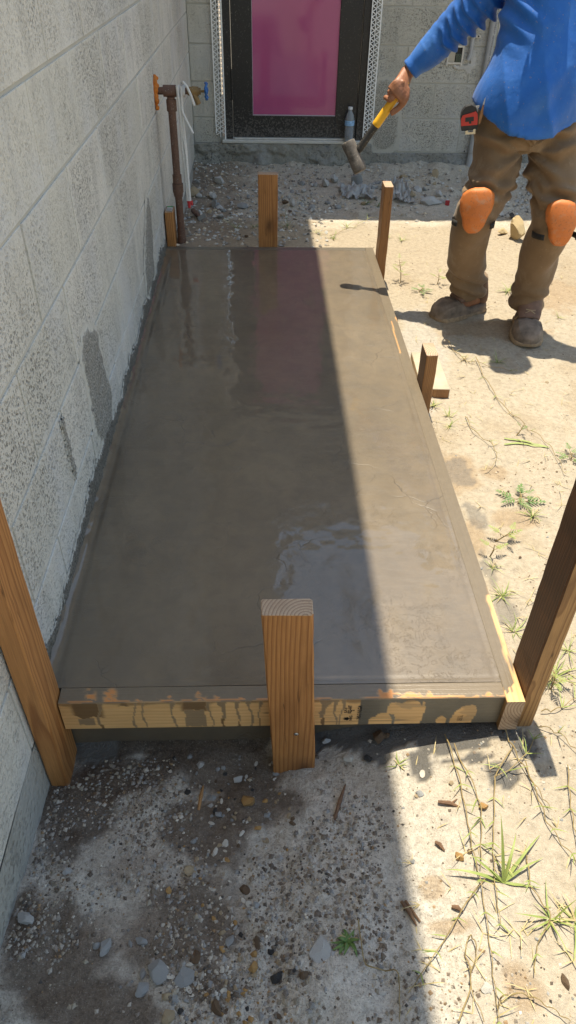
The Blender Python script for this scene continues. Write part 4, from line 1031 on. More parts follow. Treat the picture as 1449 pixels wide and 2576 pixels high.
# head: skull, jaw, nose, brow, lips, ears; face turned down towards the hammer
FD = Vector((-.50, -.74, -.42)).normalized(); FS = FD.cross(Vector((0, 0, 1))).normalized(); FU = FS.cross(FD).normalized()
def hp(f, s, u): return Vector(HEAD)+FD*f+FS*s+FU*u
def hball(f, s, u, rf, rs, ru):
    bm = bmesh.new(); bmesh.ops.create_icosphere(bm, subdivisions=3, radius=1)
    body.add([hp(f, s, u)+FD*p.co.x*rf+FS*p.co.y*rs+FU*p.co.z*ru for p in bm.verts], [tuple(q.index for q in g.verts) for g in bm.faces]); bm.free()
hball(-.012, 0, .03, .094, .074, .088); hball(.022, 0, -.038, .066, .058, .075); hball(.048, 0, -.082, .030, .034, .024)
hball(.094, 0, -.012, .018, .013, .026); hball(.103, 0, -.024, .013, .016, .010); hball(.078, .029, .024, .014, .026, .008); hball(.078, -.029, .024, .014, .026, .008)
hball(.083, 0, -.053, .010, .022, .0055); hball(.081, 0, -.063, .010, .019, .006); hball(.052, .040, -.022, .026, .022, .026); hball(.052, -.040, -.022, .026, .022, .026)
for s in (1, -1): hball(-.012, .076*s, -.004, .017, .008, .031); hball(-.004, .078*s, -.024, .010, .007, .012)
# right hand closed round the hammer handle
HB, HH = np.array([.985, 3.048, .738]), np.array([.823, 3.056, .497])      # butt and head end of the handle
hd = Vector(HH-HB).normalized()
toCam = Vector((-.16, -.94, .30)); toCam = (toCam-hd*toCam.dot(hd)).normalized(); side = hd.cross(toCam).normalized()
if side.x > 0: side = -side                                               # side: towards the little-finger edge seen on the left
hax = lambda s: Vector(HB)+hd*s
W_ = Vector(RWR)
pm = hax(.030)+toCam*.030-side*.002
loft(body, [(*W_, .027, .021), (*(W_*.6+pm*.4+toCam*.006), .031, .020), (*(W_*.15+pm*.85+toCam*.004), .040, .021), (*(pm+hd*.018+side*.006), .038, .017)], ref=tuple(hd*.55-side*.85), n=16, per=5)
FINGER = []
for i, (s, ln, r) in enumerate([(-.006, .90, .0080), (.0165, 1.0, .0088), (.0395, 1.05, .0092), (.0625, 1.0, .0090)]):
    pts = []
    for a in np.linspace(25, 215*ln, 9):
        rr = .0175+r
        q = hax(s+.012*math.sin(R(a))) + toCam*rr*math.cos(R(a))*1.08 + side*rr*math.sin(R(a))*1.10
        pts.append(q)
    kn = pts[0]+toCam*.006-side*.004
    rows = [(*(pm*.55+kn*.45), r*1.1, r*1.1), (*kn, r*1.22, r*1.22)]+[(*p, r*(1.06 if j in (2, 5) else .97-.02*j), r*(1.06 if j in (2, 5) else .97-.02*j)) for j, p in enumerate(pts[1:], 1)]
    loft(body, rows, ref=tuple(hd), n=10, per=3)
th0 = W_*.35+pm*.65-side*.018
thp = [th0, hax(.035)+toCam*.020-side*.034, hax(.066)+toCam*.014-side*.034, hax(.092)+toCam*.016-side*.026, hax(.104)+toCam*.017-side*.022]
loft(body, [(*p, r, r) for p, r in zip(thp, (.018, .0145, .0118, .0112, .0085))], ref=tuple(hd), n=10, per=4)
# left hand, loosely curled beside the thigh
hdl = Vector(LWR-LEL).normalized()
pl = Vector(LWR)+hdl*.055
loft(body, [(*LWR, .026, .020), (*(Vector(LWR)+hdl*.03), .032, .018), (*(Vector(LWR)+hdl*.085), .040, .015)], ref=(1, 0, .2), n=14)
for i in range(4):
    b0 = Vector(LWR)+hdl*.08+Vector((1, 0, .2)).normalized()*(-.030+.020*i); ln = (.062, .072, .068, .054)[i]; dn_ = Vector((0, -.1, -1))
    loft(body, [(*b0, .0095, .0095), (*(b0+hdl*ln*.45+dn_*.006), .0092, .0092), (*(b0+hdl*ln*.75+dn_*.024), .0084, .0084), (*(b0+hdl*ln*.72+dn_*.044), .007, .007)], ref=(1, 0, 0), n=10)
loft(body, [(*(Vector(LWR)+hdl*.02-Vector((.02, 0, 0))), .014, .014), (*(Vector(LWR)+hdl*.055-Vector((.045, 0, .012))), .0115, .0115), (*(Vector(LWR)+hdl*.085-Vector((.048, 0, .03))), .009, .009)], ref=(0, 0, 1), n=10)
person = remesh('person', body, MAT['skin'], .0029, 2)
tag(person, 'worker in a blue long sleeved shirt and brown trousers swinging a short sledgehammer', 'person')

# hair and eyes
hr = MB()
bm = bmesh.new(); bmesh.ops.create_icosphere(bm, subdivisions=4, radius=1)
idx = {}; 
for p in bm.verts:
    if p.co.z > .05-.75*min(0, p.co.x)*-1 or p.co.x < -.25:
        if p.co.z > -.55: idx[p.index] = len(hr.v); hr.v.append(tuple(hp(-.012, 0, .03)+FD*p.co.x*.099+FS*p.co.y*.079+FU*p.co.z*.094))
for g_ in bm.faces:
    if all(q.index in idx for q in g_.verts): hr.f.append(tuple(idx[q.index] for q in g_.verts)); hr.m.append(0)
bm.free()
put(hr.build('hair', plain('dark_hair', (.018, .013, .010), .6, .4, 200, .6), None, True), person)
for s in (1, -1):
    e = MB(); ball(e, hp(.076, .029*s, .008), .0085); put(e.build('eye', plain('eye_white', (.6, .58, .54), .2, .05), None, True), person)

# ------------------------------------------------------------- shirt
def seg_par(co, A, B):
    d = B-A; t = np.clip(((co-A)@d)/(d@d), 0, 1); r = co-(A+t[:, None]*d); return t, np.linalg.norm(r, axis=1), r
sh = MB()
def hemloft(m):
    rows = [(1.397, 2.858, .668, .198, .166), (1.398, 2.854, .72, .193, .166), (1.402, 2.850, .80, .178, .158), (1.414, 2.862, .88, .163, .142), (1.428, 2.884, .97, .172, .130), (1.432, 2.895, 1.06, .186, .116), (1.424, 2.892, 1.13, .172, .10), (1.41, 2.88, 1.175, .11, .080), (1.40, 2.865, 1.20, .07, .066)]
    Q = cat(rows, 4); n = 36; v = []; f = []
    for i, q in enumerate(Q):
        t = max(0.0, 1-i/9)
        for k in range(n):
            th = 2*math.pi*k/n; fr = -math.sin(th)
            v.append((q[0]+q[3]*math.cos(th), q[1]+q[4]*math.sin(th), q[2]-t*(.026*fr-.060*abs(math.cos(th))**2+.010)))
    for i in range(len(Q)-1):
        for k in range(n):
            k2 = (k+1) % n; f.append((i*n+k, i*n+k2, (i+1)*n+k2, (i+1)*n+k))
    f.append(tuple(range(n-1, -1, -1))); f.append(tuple(range((len(Q)-1)*n, len(Q)*n))); m.add(v, f)
hemloft(sh)
def sleeve(shd, el, wr):
    d = (wr-el)/np.linalg.norm(wr-el); w2 = wr-d*.012
    inn = np.array([1.42, 2.88, 1.07])
    loft(sh, [(*(inn*.55+shd*.45), .082, .088), (*shd, .078, .082), (*(shd*.6+el*.4+np.array([0, 0, -.012])), .070, .072), (*el, .058, .060), (*(el*.5+wr*.5+np.array([0, 0, -.004])), .051, .050), (*(w2-d*.035), .042, .040), (*(w2-d*.030), .0395, .0375), (*w2, .0405, .038)], ref=(0, 1, 0), n=24)
sleeve(RSH, REL, RWR); sleeve(LSH, LEL, LWR)
def shirt_folds(co, no):
    d = np.zeros(len(co))
    for (a, b, c) in ((RSH, REL, RWR), (LSH, LEL, LWR)):
        A = a; Bv = c
        ax = (c-a)/np.linalg.norm(c-a); s = (co-a)@ax; rad = co-a-s[:, None]*ax; dist = np.linalg.norm(rad, axis=1)
        w = sstep(.16, .07, dist)*sstep(-.03, .04, s)*sstep(.34, .28, s) if False else (1-sstep(.085, .14, dist))*sstep(-.02, .05, s)*(1-sstep(.295, .33, s))
        e1 = np.cross(ax, [0, 0, 1.0]); e1 /= np.linalg.norm(e1); e2 = np.cross(ax, e1)
        ang = np.arctan2(rad@e2, rad@e1)
        ph = s*165+1.5*np.cos(ang+.6)+1.5*vnoise(s*11, np.cos(ang)*1.2, np.sin(ang)*1.2, seed=201)
        fold = np.sin(ph)*.5+.5
        amp = .0105*(.45+.55*np.cos(ang-2.0))*(.5+.8*np.clip(vnoise(s*9+5, np.cos(ang)*1.5, np.sin(ang)*1.5, seed=203)+.4, 0, 1))
        d += w*amp*(fold**2.2*1.9-.6)
        # the cuff is a plain hemmed band
        d += .0012*np.exp(-((s-.352)/.004)**2)*(dist < .08)
    tor = np.exp(-(np.maximum(np.abs(co[:, 0]-1.41)-.17, 0)/.03)**2)*(co[:, 2] < 1.08)
    x, z = co[:, 0]-1.40, co[:, 2]
    # long soft drapes falling from the chest to the hem, pulled towards the raised arm
    ph = (x*52+z*15)+2.4*vnoise(x*7, z*4, seed=211)
    d += tor*.0070*(1-np.abs(np.sin(ph/2)))**1.5*1.6*(.25+.75*sstep(-.2, .4, vnoise(x*6, z*3.2, seed=213)))
    d += tor*.005*np.sin((z*42-x*38)+2*vnoise(x*9, z*6, seed=217))*sstep(-.15, .3, vnoise(x*5+2, z*4, seed=218))
    d += tor*.007*vnoise(x*14+3, z*6, seed=215)
    ph2 = (z-1.02)*95+(x+.15)*70; d += .008*np.sin(ph2)*np.exp(-((x+.12)/.07)**2-((z-.985)/.07)**2)
    d += -.002*np.exp(-(np.abs(z-.672-.0*x)/.004)**2)*(co[:, 1] < 2.8)
    return co+no*d[:, None]
shirt = remesh('shirt', sh, MAT['shirt'], .0055, 3, person, shirt_folds)

# ------------------------------------------------------------- trousers
pt = MB()
loft(pt, [(1.402, 2.862, .78, .135, .110), (1.402, 2.86, .73, .158, .128), (1.402, 2.86, .67, .178, .138), (1.402, 2.858, .61, .172, .132), (1.402, 2.855, .565, .11, .09)], n=32)
loft(pt, [(1.318, 2.864, .70, .086, .104), (1.312, 2.850, .60, .088, .110), (1.312, 2.825, .51, .084, .102), (1.284, 2.785, .425, .081, .092), (1.255, 2.772, .35, .076, .084), (1.260, 2.825, .25, .076, .082), (1.285, 2.88, .15, .079, .084), (1.312, 2.918, .06, .074, .078), (1.328, 2.938, .02, .071, .076), (1.333, 2.945, -.012, .073, .079)], n=28)
loft(pt, [(1.490, 2.862, .70, .088, .112), (1.512, 2.838, .60, .093, .112), (1.522, 2.80, .51, .090, .104), (1.530, 2.745, .425, .086, .092), (1.533, 2.712, .35, .078, .084), (1.539, 2.765, .25, .074, .082), (1.543, 2.795, .15, .071, .080), (1.546, 2.81, .06, .069, .078), (1.547, 2.82, .01, .067, .076), (1.548, 2.822, -.028, .068, .078)], n=28)
KR, KL = np.array([1.245, 2.76, .352]), np.array([1.531, 2.70, .345])
def pant_folds(co, no):
    x, y, z = co.T; d = np.zeros(len(co))
    d += .008*fbm(x*9, y*9, z*6, oct=3, seed=221)
    # creases radiating from the crotch
    cx, cz = x-1.402, z-.585
    ang = np.arctan2(cz, np.abs(cx)+.02); rr = np.hypot(cx, cz)
    d += .011*np.sin(ang*13+2.4*vnoise(rr*14, ang*2, seed=223)+np.sign(cx)*.7)*np.exp(-((rr-.10)/.10)**2)*(z > .38)*(.5+.5*(y < 2.86))
    # bunching over the knees and stacked cloth above the boots
    for kx, side_ in ((KR, 0), (KL, 1)):
        mine = (x < 1.41) if side_ == 0 else (x >= 1.41)
        d += mine*.010*np.sin(z*120+2.5*vnoise(x*16, y*16, seed=225+side_)+x*25)*np.exp(-((z-.455)/.05)**2)
        d += mine*(.012 if side_ == 0 else .0065)*np.sin(z*105+3.2*vnoise(x*11, y*11, seed=228+side_)+x*22)*np.exp(-((z-(.045 if side_ == 0 else .03))/.060)**2)*(z > -.03)
        d += mine*.008*np.sin((x*40+y*28)+z*17*(1 if side_ == 0 else -1)+2*vnoise(x*7, z*7, seed=231+side_))*np.exp(-((z-.20)/.09)**2)
    d += .0014*np.exp(-(np.abs(cx)/.006)**2)*(z > .58)*(y < 2.8)
    return co+no*d[:, None]
pants = remesh('trousers', pt, MAT['pants'], .0055, 3, person, pant_folds)

# ------------------------------------------------------------- knee pads
def mk_pad():
    n = N('orange_rubber'); v = n.coord('World'); f = n.noise(v, 20, 4, .7); g = n.noise(v, 120, 4, .7)
    c = n.mix(f, (.52, .135, .022), (.66, .20, .042))
    c = n.mix(n.math('MULTIPLY', n.ramp(g, [(.56, 0.0), (.66, 1.0)]), .55), c, (.20, .085, .04))
    c = n.mix(n.math('MULTIPLY', n.ramp(n.noise(v, 34, 5, .7), [(.54, 0.0), (.68, 1.0)]), .4), c, (.42, .30, .20))
    return n.fin(c, .6, n.bump(g, .25, .002))
MAT['pad'] = mk_pad()
MAT['strap_black'] = plain('black_elastic', (.018, .017, .016), .8, .2, 80)
def kneepad(c, fwd, upv, mir, label):
    f = Vector(fwd).normalized(); s = f.cross(Vector((0, 0, 1))).normalized(); u = s.cross(f).normalized(); C_ = Vector(c)
    nu, nv = 25, 29; V = []; F_ = []
    def half(v):       # outline: broad rounded top, tucked lower lobe
        t = (v+1)/2
        w = np.interp(t, [0, .06, .16, .28, .36, .50, .70, .86, .95, 1.0], [.013, .027, .038, .043, .046, .057, .061, .055, .039, .015])
        return float(w)
    def P(i, j, off):
        v = -1+2*j/(nv-1); a = -1+2*i/(nu-1); w = half(v)
        X_ = a*w; Z_ = v*.078
        r = .086
        b = math.sqrt(max(r*r-X_*X_*.92, 1e-5))-.022
        dome = .020*(1-((Z_+.0)/.095)**2)-.006
        if Z_ > 0: pass
        rim = max(abs(a), abs(v)*.99)
        bead_ = .0022*math.exp(-((Z_+.042-.25*X_*X_/.08)/.006)**2)+.0022*math.exp(-((Z_+.018-.25*X_*X_/.08)/.005)**2)
        edge = -.012*max(0, (rim-.86)/.14)**2
        z2 = Z_+.012*mir*X_/.08
        return C_+s*X_+u*z2+f*(b+dome+edge+bead_+off)
    for off in (0, -.010):
        for j in range(nv):
            for i in range(nu): V.append(P(i, j, off))
    n0 = nu*nv
    for j in range(nv-1):
        for i in range(nu-1):
            q = (j*nu+i, j*nu+i+1, (j+1)*nu+i+1, (j+1)*nu+i); F_.append(q[::-1]); F_.append(tuple(k+n0 for k in q))
    per = [i for i in range(nu)]+[j*nu+nu-1 for j in range(1, nv)]+[(nv-1)*nu+i for i in range(nu-2, -1, -1)]+[j*nu for j in range(nv-2, 0, -1)]
    for k in range(len(per)):
        a, b = per[k], per[(k+1) % len(per)]; F_.append((a, b, b+n0, a+n0))
    m = MB(); m.add(V, F_); bm = bmesh.new(); o = m.build('knee_pad', MAT['pad'], None, True)
    bm.from_mesh(o.data); bmesh.ops.recalc_face_normals(bm, faces=bm.faces[:]); bm.to_mesh(o.data); bm.free()
    put(o, person)
    # elastic strap passing round behind the knee
    st_ = MB(); v = []; nn = 26
    for k in range(nn+1):
        a = R(-128+256*k/nn)
        for h in (-.016, .016):
            p = C_ + s*math.sin(a)*.086 + f*(math.cos(math.pi-a)*-.0+(-math.cos(a+math.pi)*-.086))*0
            p = C_ + s*math.sin(a)*.0790 - f*(math.cos(a)*.086-.004) + u*(h*.6-.048)
            v.append(p)
    st_.add(v, [(2*k, 2*k+2, 2*k+3, 2*k+1) for k in range(nn)])
    q = put(st_.build('strap', MAT['strap_black'], None, True), o)
    sd = q.modifiers.new('t', 'SOLIDIFY'); sd.thickness = .004
    return o
kneepad(KR+np.array([-.004, -.026, .040]), (-.22, -.95, .10), None, -.6, '')
kneepad(KL+np.array([.002, -.018, .020]), (.06, -.98, .14), None, .7, '')

# ------------------------------------------------------------- boots
MAT['boot_rubber'] = plain('grey_boot_rubber', (.20, .15, .11), .75, .45, 25, .1)
MAT['boot_leather'] = plain('brown_boot_leather', (.17, .098, .066), .7, .25, 40, .3)
MAT['boot_sole'] = plain('muddy_tan_sole', (.30, .21, .125), .85, .25, 60, .3)
MAT['lace'] = plain('tan_lace', (.34, .25, .15), .8, .15, 200)
def boot(h, t, ank):
    d = Vector((*(t-h), 0)); L = d.length; d.normalize(); s = Vector((d.y, -d.x, 0)); H = Vector((*h, GR))
    def P(l, w, z): return H+d*l*L+s*w+Vector((0, 0, z))
    prof = [(-.02, .032, .040), (.06, .041, .042), (.2, .044, .036), (.36, .047, .036), (.47, .053, .048), (.57, .058, .070), (.74, .061, .074), (.9, .053, .060), (.98, .037, .045), (1.02, .014, .032)]
    lo = cat([(a, b, c) for a, b, c in prof], 3)
    def shell(mb, z0, zt, grow, ribs=False, mi=0, l0=-.1, wob=0):
        v = []; f = []; n = 18
        rows = [q for q in lo if q[0] >= l0]
        for (l, w, z) in rows:
            for k in range(n):
                a = math.pi*k/(n-1)
                g = 1.0
                if ribs and l > .52: g += .050*math.cos(a*13)*min(1, (l-.52)/.12)*(math.sin(a)**.5 if math.sin(a) > 0 else 0)
                zz = z0+(z*zt-z0)*max(math.sin(a), 0)**.62*g
                w2 = (w+grow+wob*math.sin(l*46+a))*math.copysign(abs(math.cos(a))**.7, math.cos(a))*(1+.25*(g-1))
                v.append(P(l, w2, zz))
        m_ = len(rows)
        for i in range(m_-1):
            for k in range(n-1): f.append((i*n+k, i*n+k+1, (i+1)*n+k+1, (i+1)*n+k))
            f.append((i*n, (i+1)*n, (i+1)*n+n-1, i*n+n-1))
        f.append(tuple(range(n))); f.append(tuple(range(m_*n-1, (m_-1)*n-1, -1))); mb.add(v, f, mi)
    b = MB(); shell(b, .012, 1.0, 0, ribs=True)
    o = b.build('boot', MAT['boot_rubber'], None, True)
    bm = bmesh.new(); bm.from_mesh(o.data); bmesh.ops.recalc_face_normals(bm, faces=bm.faces[:]); bm.to_mesh(o.data); bm.free(); put(o, person)
    sl_ = MB(); shell(sl_, 0, .40, .0060, wob=.002)
    q = sl_.build('sole', MAT['boot_sole'], None, True); bm = bmesh.new(); bm.from_mesh(q.data); bmesh.ops.recalc_face_normals(bm, faces=bm.faces[:]); bm.to_mesh(q.data); bm.free(); put(q, o)
    up = MB()
    A = Vector(ank)
    loft(up, [(*P(.60, 0, .066), .042, .014), (*P(.50, 0, .082), .047, .026), (*P(.40, 0, .098), .047, .040), (*P(.29, 0, .115), .047, .052), (*(P(.26, 0, .16)*.6+A*.4), .048, .056), (*(A+Vector((0, 0, .08))), .048, .054)], ref=tuple(s), n=20)
    loft(up, [(*P(.04, 0, .035), .034, .03), (*P(.06, 0, .07), .038, .034), (*(P(.2, 0, .14)), .044, .05)], ref=tuple(s), n=16)
    q = remesh('leather_upper', up, MAT['boot_leather'], .0045, 2); put(q, o)
    lc = MB()
    for i in range(5):
        l = .58-.055*i; z = .092+.015*i+(.012 if i > 2 else 0); wv = .019
        lc.tube([P(l, -wv, z-.003), P(l-.02, 0, z+.008), P(l-.035, wv, z+.009)], .0030, 6)
        lc.tube([P(l, wv, z-.003), P(l-.02, 0, z+.0075), P(l-.035, -wv, z+.009)], .0022, 6)
    lc.tube([P(.42, .012, .100), P(.50, .032, .085), P(.53, .047, .060), P(.50, .05, .05)], .002, 6)
    put(lc.build('lace', MAT['lace'], None, True), o)
boot(FR0, FR1, (1.332, 2.94, -.01)); boot(FL0, FL1, (1.548, 2.815, -.02))

# ------------------------------------------------------------- hammer
hm = empty('sledgehammer', tuple(HH)); tag(hm, 'short sledgehammer with yellow and black handle held over the slab', 'hammer')
MAT['yellow_grip'] = plain('yellow_grip', (.80, .42, .018), .45, .08, 40)
MAT['black_grip'] = rusty('black_grip_worn', (.016, .015, .014), (.035, .032, .03))
MAT['steel'] = rusty('worn_steel', (.075, .064, .055), (.19, .165, .14))
def hx_(s, o=Vector((0, 0, 0))): return Vector(HB)+hd*s+o
HLEN = (Vector(HH)-Vector(HB)).length
put(MB().tube([hx_(-.012), hx_(-.004), hx_(.03), hx_(.07), hx_(.11), hx_(.155), hx_(.163), hx_(.170)], [.012, .0165, .0165, .0150, .0168, .0165, .0172, .0150], 18).build('grip', MAT['yellow_grip'], None, True), hm)
put(MB().tube([hx_(.1702), hx_(.19), hx_(.24), hx_(HLEN-.02)], [.0150, .0142, .0145, .0150], 16).tube([hx_(HLEN-.0205), hx_(HLEN+.012)], .0125, 12).build('shaft', MAT['black_grip'], None, True), hm)
ha = Vector((.40, -.10, -.70)); ha = (ha-hd*ha.dot(hd)).normalized()
ha = Vector((.46, -.32, -.82)).normalized()
hc = Vector((.817, 3.056, .487))
q = [(-.060, .021), (-.0585, .0255), (-.054, .0275), (-.034, .0280), (-.026, .0268), (.026, .0268), (.034, .0280), (.054, .0275), (.0585, .0255), (.060, .021)]
put(MB().tube([hc+ha*a for a, r in q], [r for a, r in q], 20).build('hammer_head', MAT['steel'], None, True), hm)

# ------------------------------------------------------------- tape measure and pocket tool
TP = Vector(on_y(1181, 298, 2.80)); tm = empty('tape_measure', tuple(TP)); tag(tm, 'red and black tape measure clipped to the trouser pocket', 'tape measure')
TM = Matrix.Translation(TP) @ Matrix.Rotation(R(-8), 4, 'Z') @ Matrix.Rotation(R(-12), 4, 'Y') @ Matrix.Scale(.82, 4)
def tb(name, prof, y0, y1, mat):
    m = MB(); n = len(prof); v = [TM @ Vector((x, y0, z)) for x, z in prof]+[TM @ Vector((x, y1, z)) for x, z in prof]
    m.add(v, [tuple(range(n)), tuple(range(2*n-1, n-1, -1))]+[((i+1) % n, i, i+n, (i+1) % n+n) for i in range(n)])
    o = m.build(name, mat, None, False); return put(o, tm)
rd = plain('red_plastic_case', (.48, .028, .02), .45, .1, 60); bk = plain('black_rubber_case', (.015, .015, .016), .6, .2, 60)
tb('case', [(-.036, -.040), (.030, -.046), (.034, -.02), (.034, .018), (.028, .040), (.010, .052), (-.014, .050), (-.030, .036), (-.037, .012)], -.016, .018, bk)
tb('red_face', [(-.037, -.020), (.0305, -.026), (.033, .0), (.032, .016), (.026, .026), (-.028, .020), (-.0365, .008)], -.0195, -.0162, rd)
tb('emblem', [(-.020, -.006), (-.004, -.008), (-.004, -.016), (.006, -.017), (.006, -.008), (.016, -.009), (.017, .008), (-.018, .010)], -.0206, -.0197, bk)
tb('blade_hook', [(-.022, -.055), (.020, -.060), (.022, -.040), (.013, -.040), (.011, -.051), (-.010, -.048), (-.010, -.041), (-.020, -.041)], -.022, -.0196, plain('steel_hook', (.52, .46, .34), .4, .15, 40, Metallic=.5))
tb('belt_clip', [(.028, .030), (.060, .034), (.060, .041), (.028, .042)], .006, .010, MAT['galv'])
KT = Vector(on_y(1211, 282, 2.785)); kt = empty('pocket_tool', tuple(KT)); tag(kt, 'slim brown handled tool hooked on the trouser pocket beside the tape measure', 'tool')
put(MB().tube([KT+Vector((.004, 0, .022)), KT+Vector((0, -.004, -.012)), KT+Vector((-.003, -.006, -.036))], [.0035, .0055, .0035], 8).build('handle', plain('tan_handle', (.30, .15, .06), .6, .2, 80), None, True), kt)
put(MB().tube([KT+Vector((.004, 0, .0225)), KT+Vector((.010, .004, .046))], .004, 8).build('clip', MAT['galv'], None, True), kt)
# =========================================================== stones, shells, debris
def stone_mat(name, a, b, sc=60, rough=.9):
    n = N(name); v = n.coord('Object'); r = n.rand()
    cx = n.n('ShaderNodeCombineXYZ'); n.set(cx.inputs[0], n.math('MULTIPLY', r, 9.0)); v = n.coord('Object', (1, 1, 1), cx.outputs[0])
    f = n.noise(v, sc, 4, .65); c = n.mix(n.ramp(f, [(.32, 0.0), (.68, 1.0)]), a, b)
    c = n.mix(n.math('MULTIPLY', r, .35), c, tuple(x*.6 for x in a))
    return n.fin(c, rough, n.bump(n.noise(v, sc*3, 3), .6, .003))
SM = {'grey': stone_mat('grey_stone', (.25, .25, .245), (.40, .40, .385)), 'tan': stone_mat('tan_stone', (.30, .22, .13), (.50, .40, .26)),
      'brown': stone_mat('brown_stone', (.09, .058, .036), (.19, .12, .065)), 'black': stone_mat('black_stone', (.025, .023, .022), (.07, .065, .06)),
      'ochre': stone_mat('ochre_stone', (.36, .19, .06), (.52, .33, .13)), 'lime': stone_mat('limestone', (.44, .32, .16), (.66, .52, .30), 30), 'white': stone_mat('white_stone', (.50, .47, .41), (.68, .65, .58)),
      'pale': stone_mat('pale_concrete_lump', (.40, .39, .37), (.56, .55, .52)), 'shell': stone_mat('shell', (.52, .46, .37), (.72, .68, .60), 90, .6)}
def stone_data(seed, kind):
    bm = bmesh.new(); bmesh.ops.create_icosphere(bm, subdivisions=3 if kind == 'big' else 1, radius=1.0)
    o = Vector((seed*3.7, seed*1.3, seed*7.1)); r_ = random.Random(seed)
    pl = [(Vector((r_.uniform(-1, 1), r_.uniform(-1, 1), r_.uniform(-1, 1))).normalized(), r_.uniform(.42, .80)) for _ in range(9)]
    for v in bm.verts:
        v.co *= 1+.28*mnoise.noise(v.co*1.1+o)+(.22*mnoise.noise(v.co*3.3+o)+.08*mnoise.noise(v.co*8+o) if kind == 'big' else 0)
        for (n_, d_) in pl:
            t = v.co.dot(n_)
            if t > d_: v.co -= n_*(t-d_)
    me = bpy.data.meshes.new('stone'); bm.to_mesh(me); bm.free(); return me
BIG = [stone_data(i+1, 'big') for i in range(7)]; SMALL = [stone_data(i+31, 'small') for i in range(8)]
def shell_data(seed):
    r_ = random.Random(seed); v = [(0, 0, .42)]; f = []; n = 8; cut = r_.choice([8, 8, 6])
    for ring, (rr, z) in enumerate(((.45, .34), (.8, .16), (1.0, 0))):
        for k in range(n):
            a = 2*math.pi*k/n; v.append((rr*math.cos(a)*(1+r_.uniform(-.1, .1)), .75*rr*math.sin(a)*(1+r_.uniform(-.12, .12)), z+r_.uniform(-.04, .04)))
    for k in range(cut): f.append((0, 1+k, 1+(k+1) % n))
    for q in range(2):
        for k in range(cut): f.append((1+q*n+k, 1+(q+1)*n+k, 1+(q+1)*n+(k+1) % n, 1+q*n+(k+1) % n))
    me = bpy.data.meshes.new('shell'); me.from_pydata(v, [], f); me.update(); return me
SHELL = [shell_data(i) for i in range(6)]
MATCOPY = {}
def inst(name, data, mat, P, sz, rot=None, sink=.3):
    key = (data.name, mat)
    if key not in MATCOPY:
        d = data.copy(); d.name = name; d.materials.clear(); d.materials.append(SM[mat]); MATCOPY[key] = d
    o = link(bpy.data.objects.new(name, MATCOPY[key]))
    o.location = (P[0], P[1], P[2]+sz[2]*(1-2*sink)); o.scale = sz
    o.rotation_euler = rot if rot else (random.uniform(-.3, .3), random.uniform(-.3, .3), random.uniform(0, 6.28)); return o
def pxsize(P, px):
    z = float((np.array(P)-CAMPOS) @ _f); return px/FPX*z
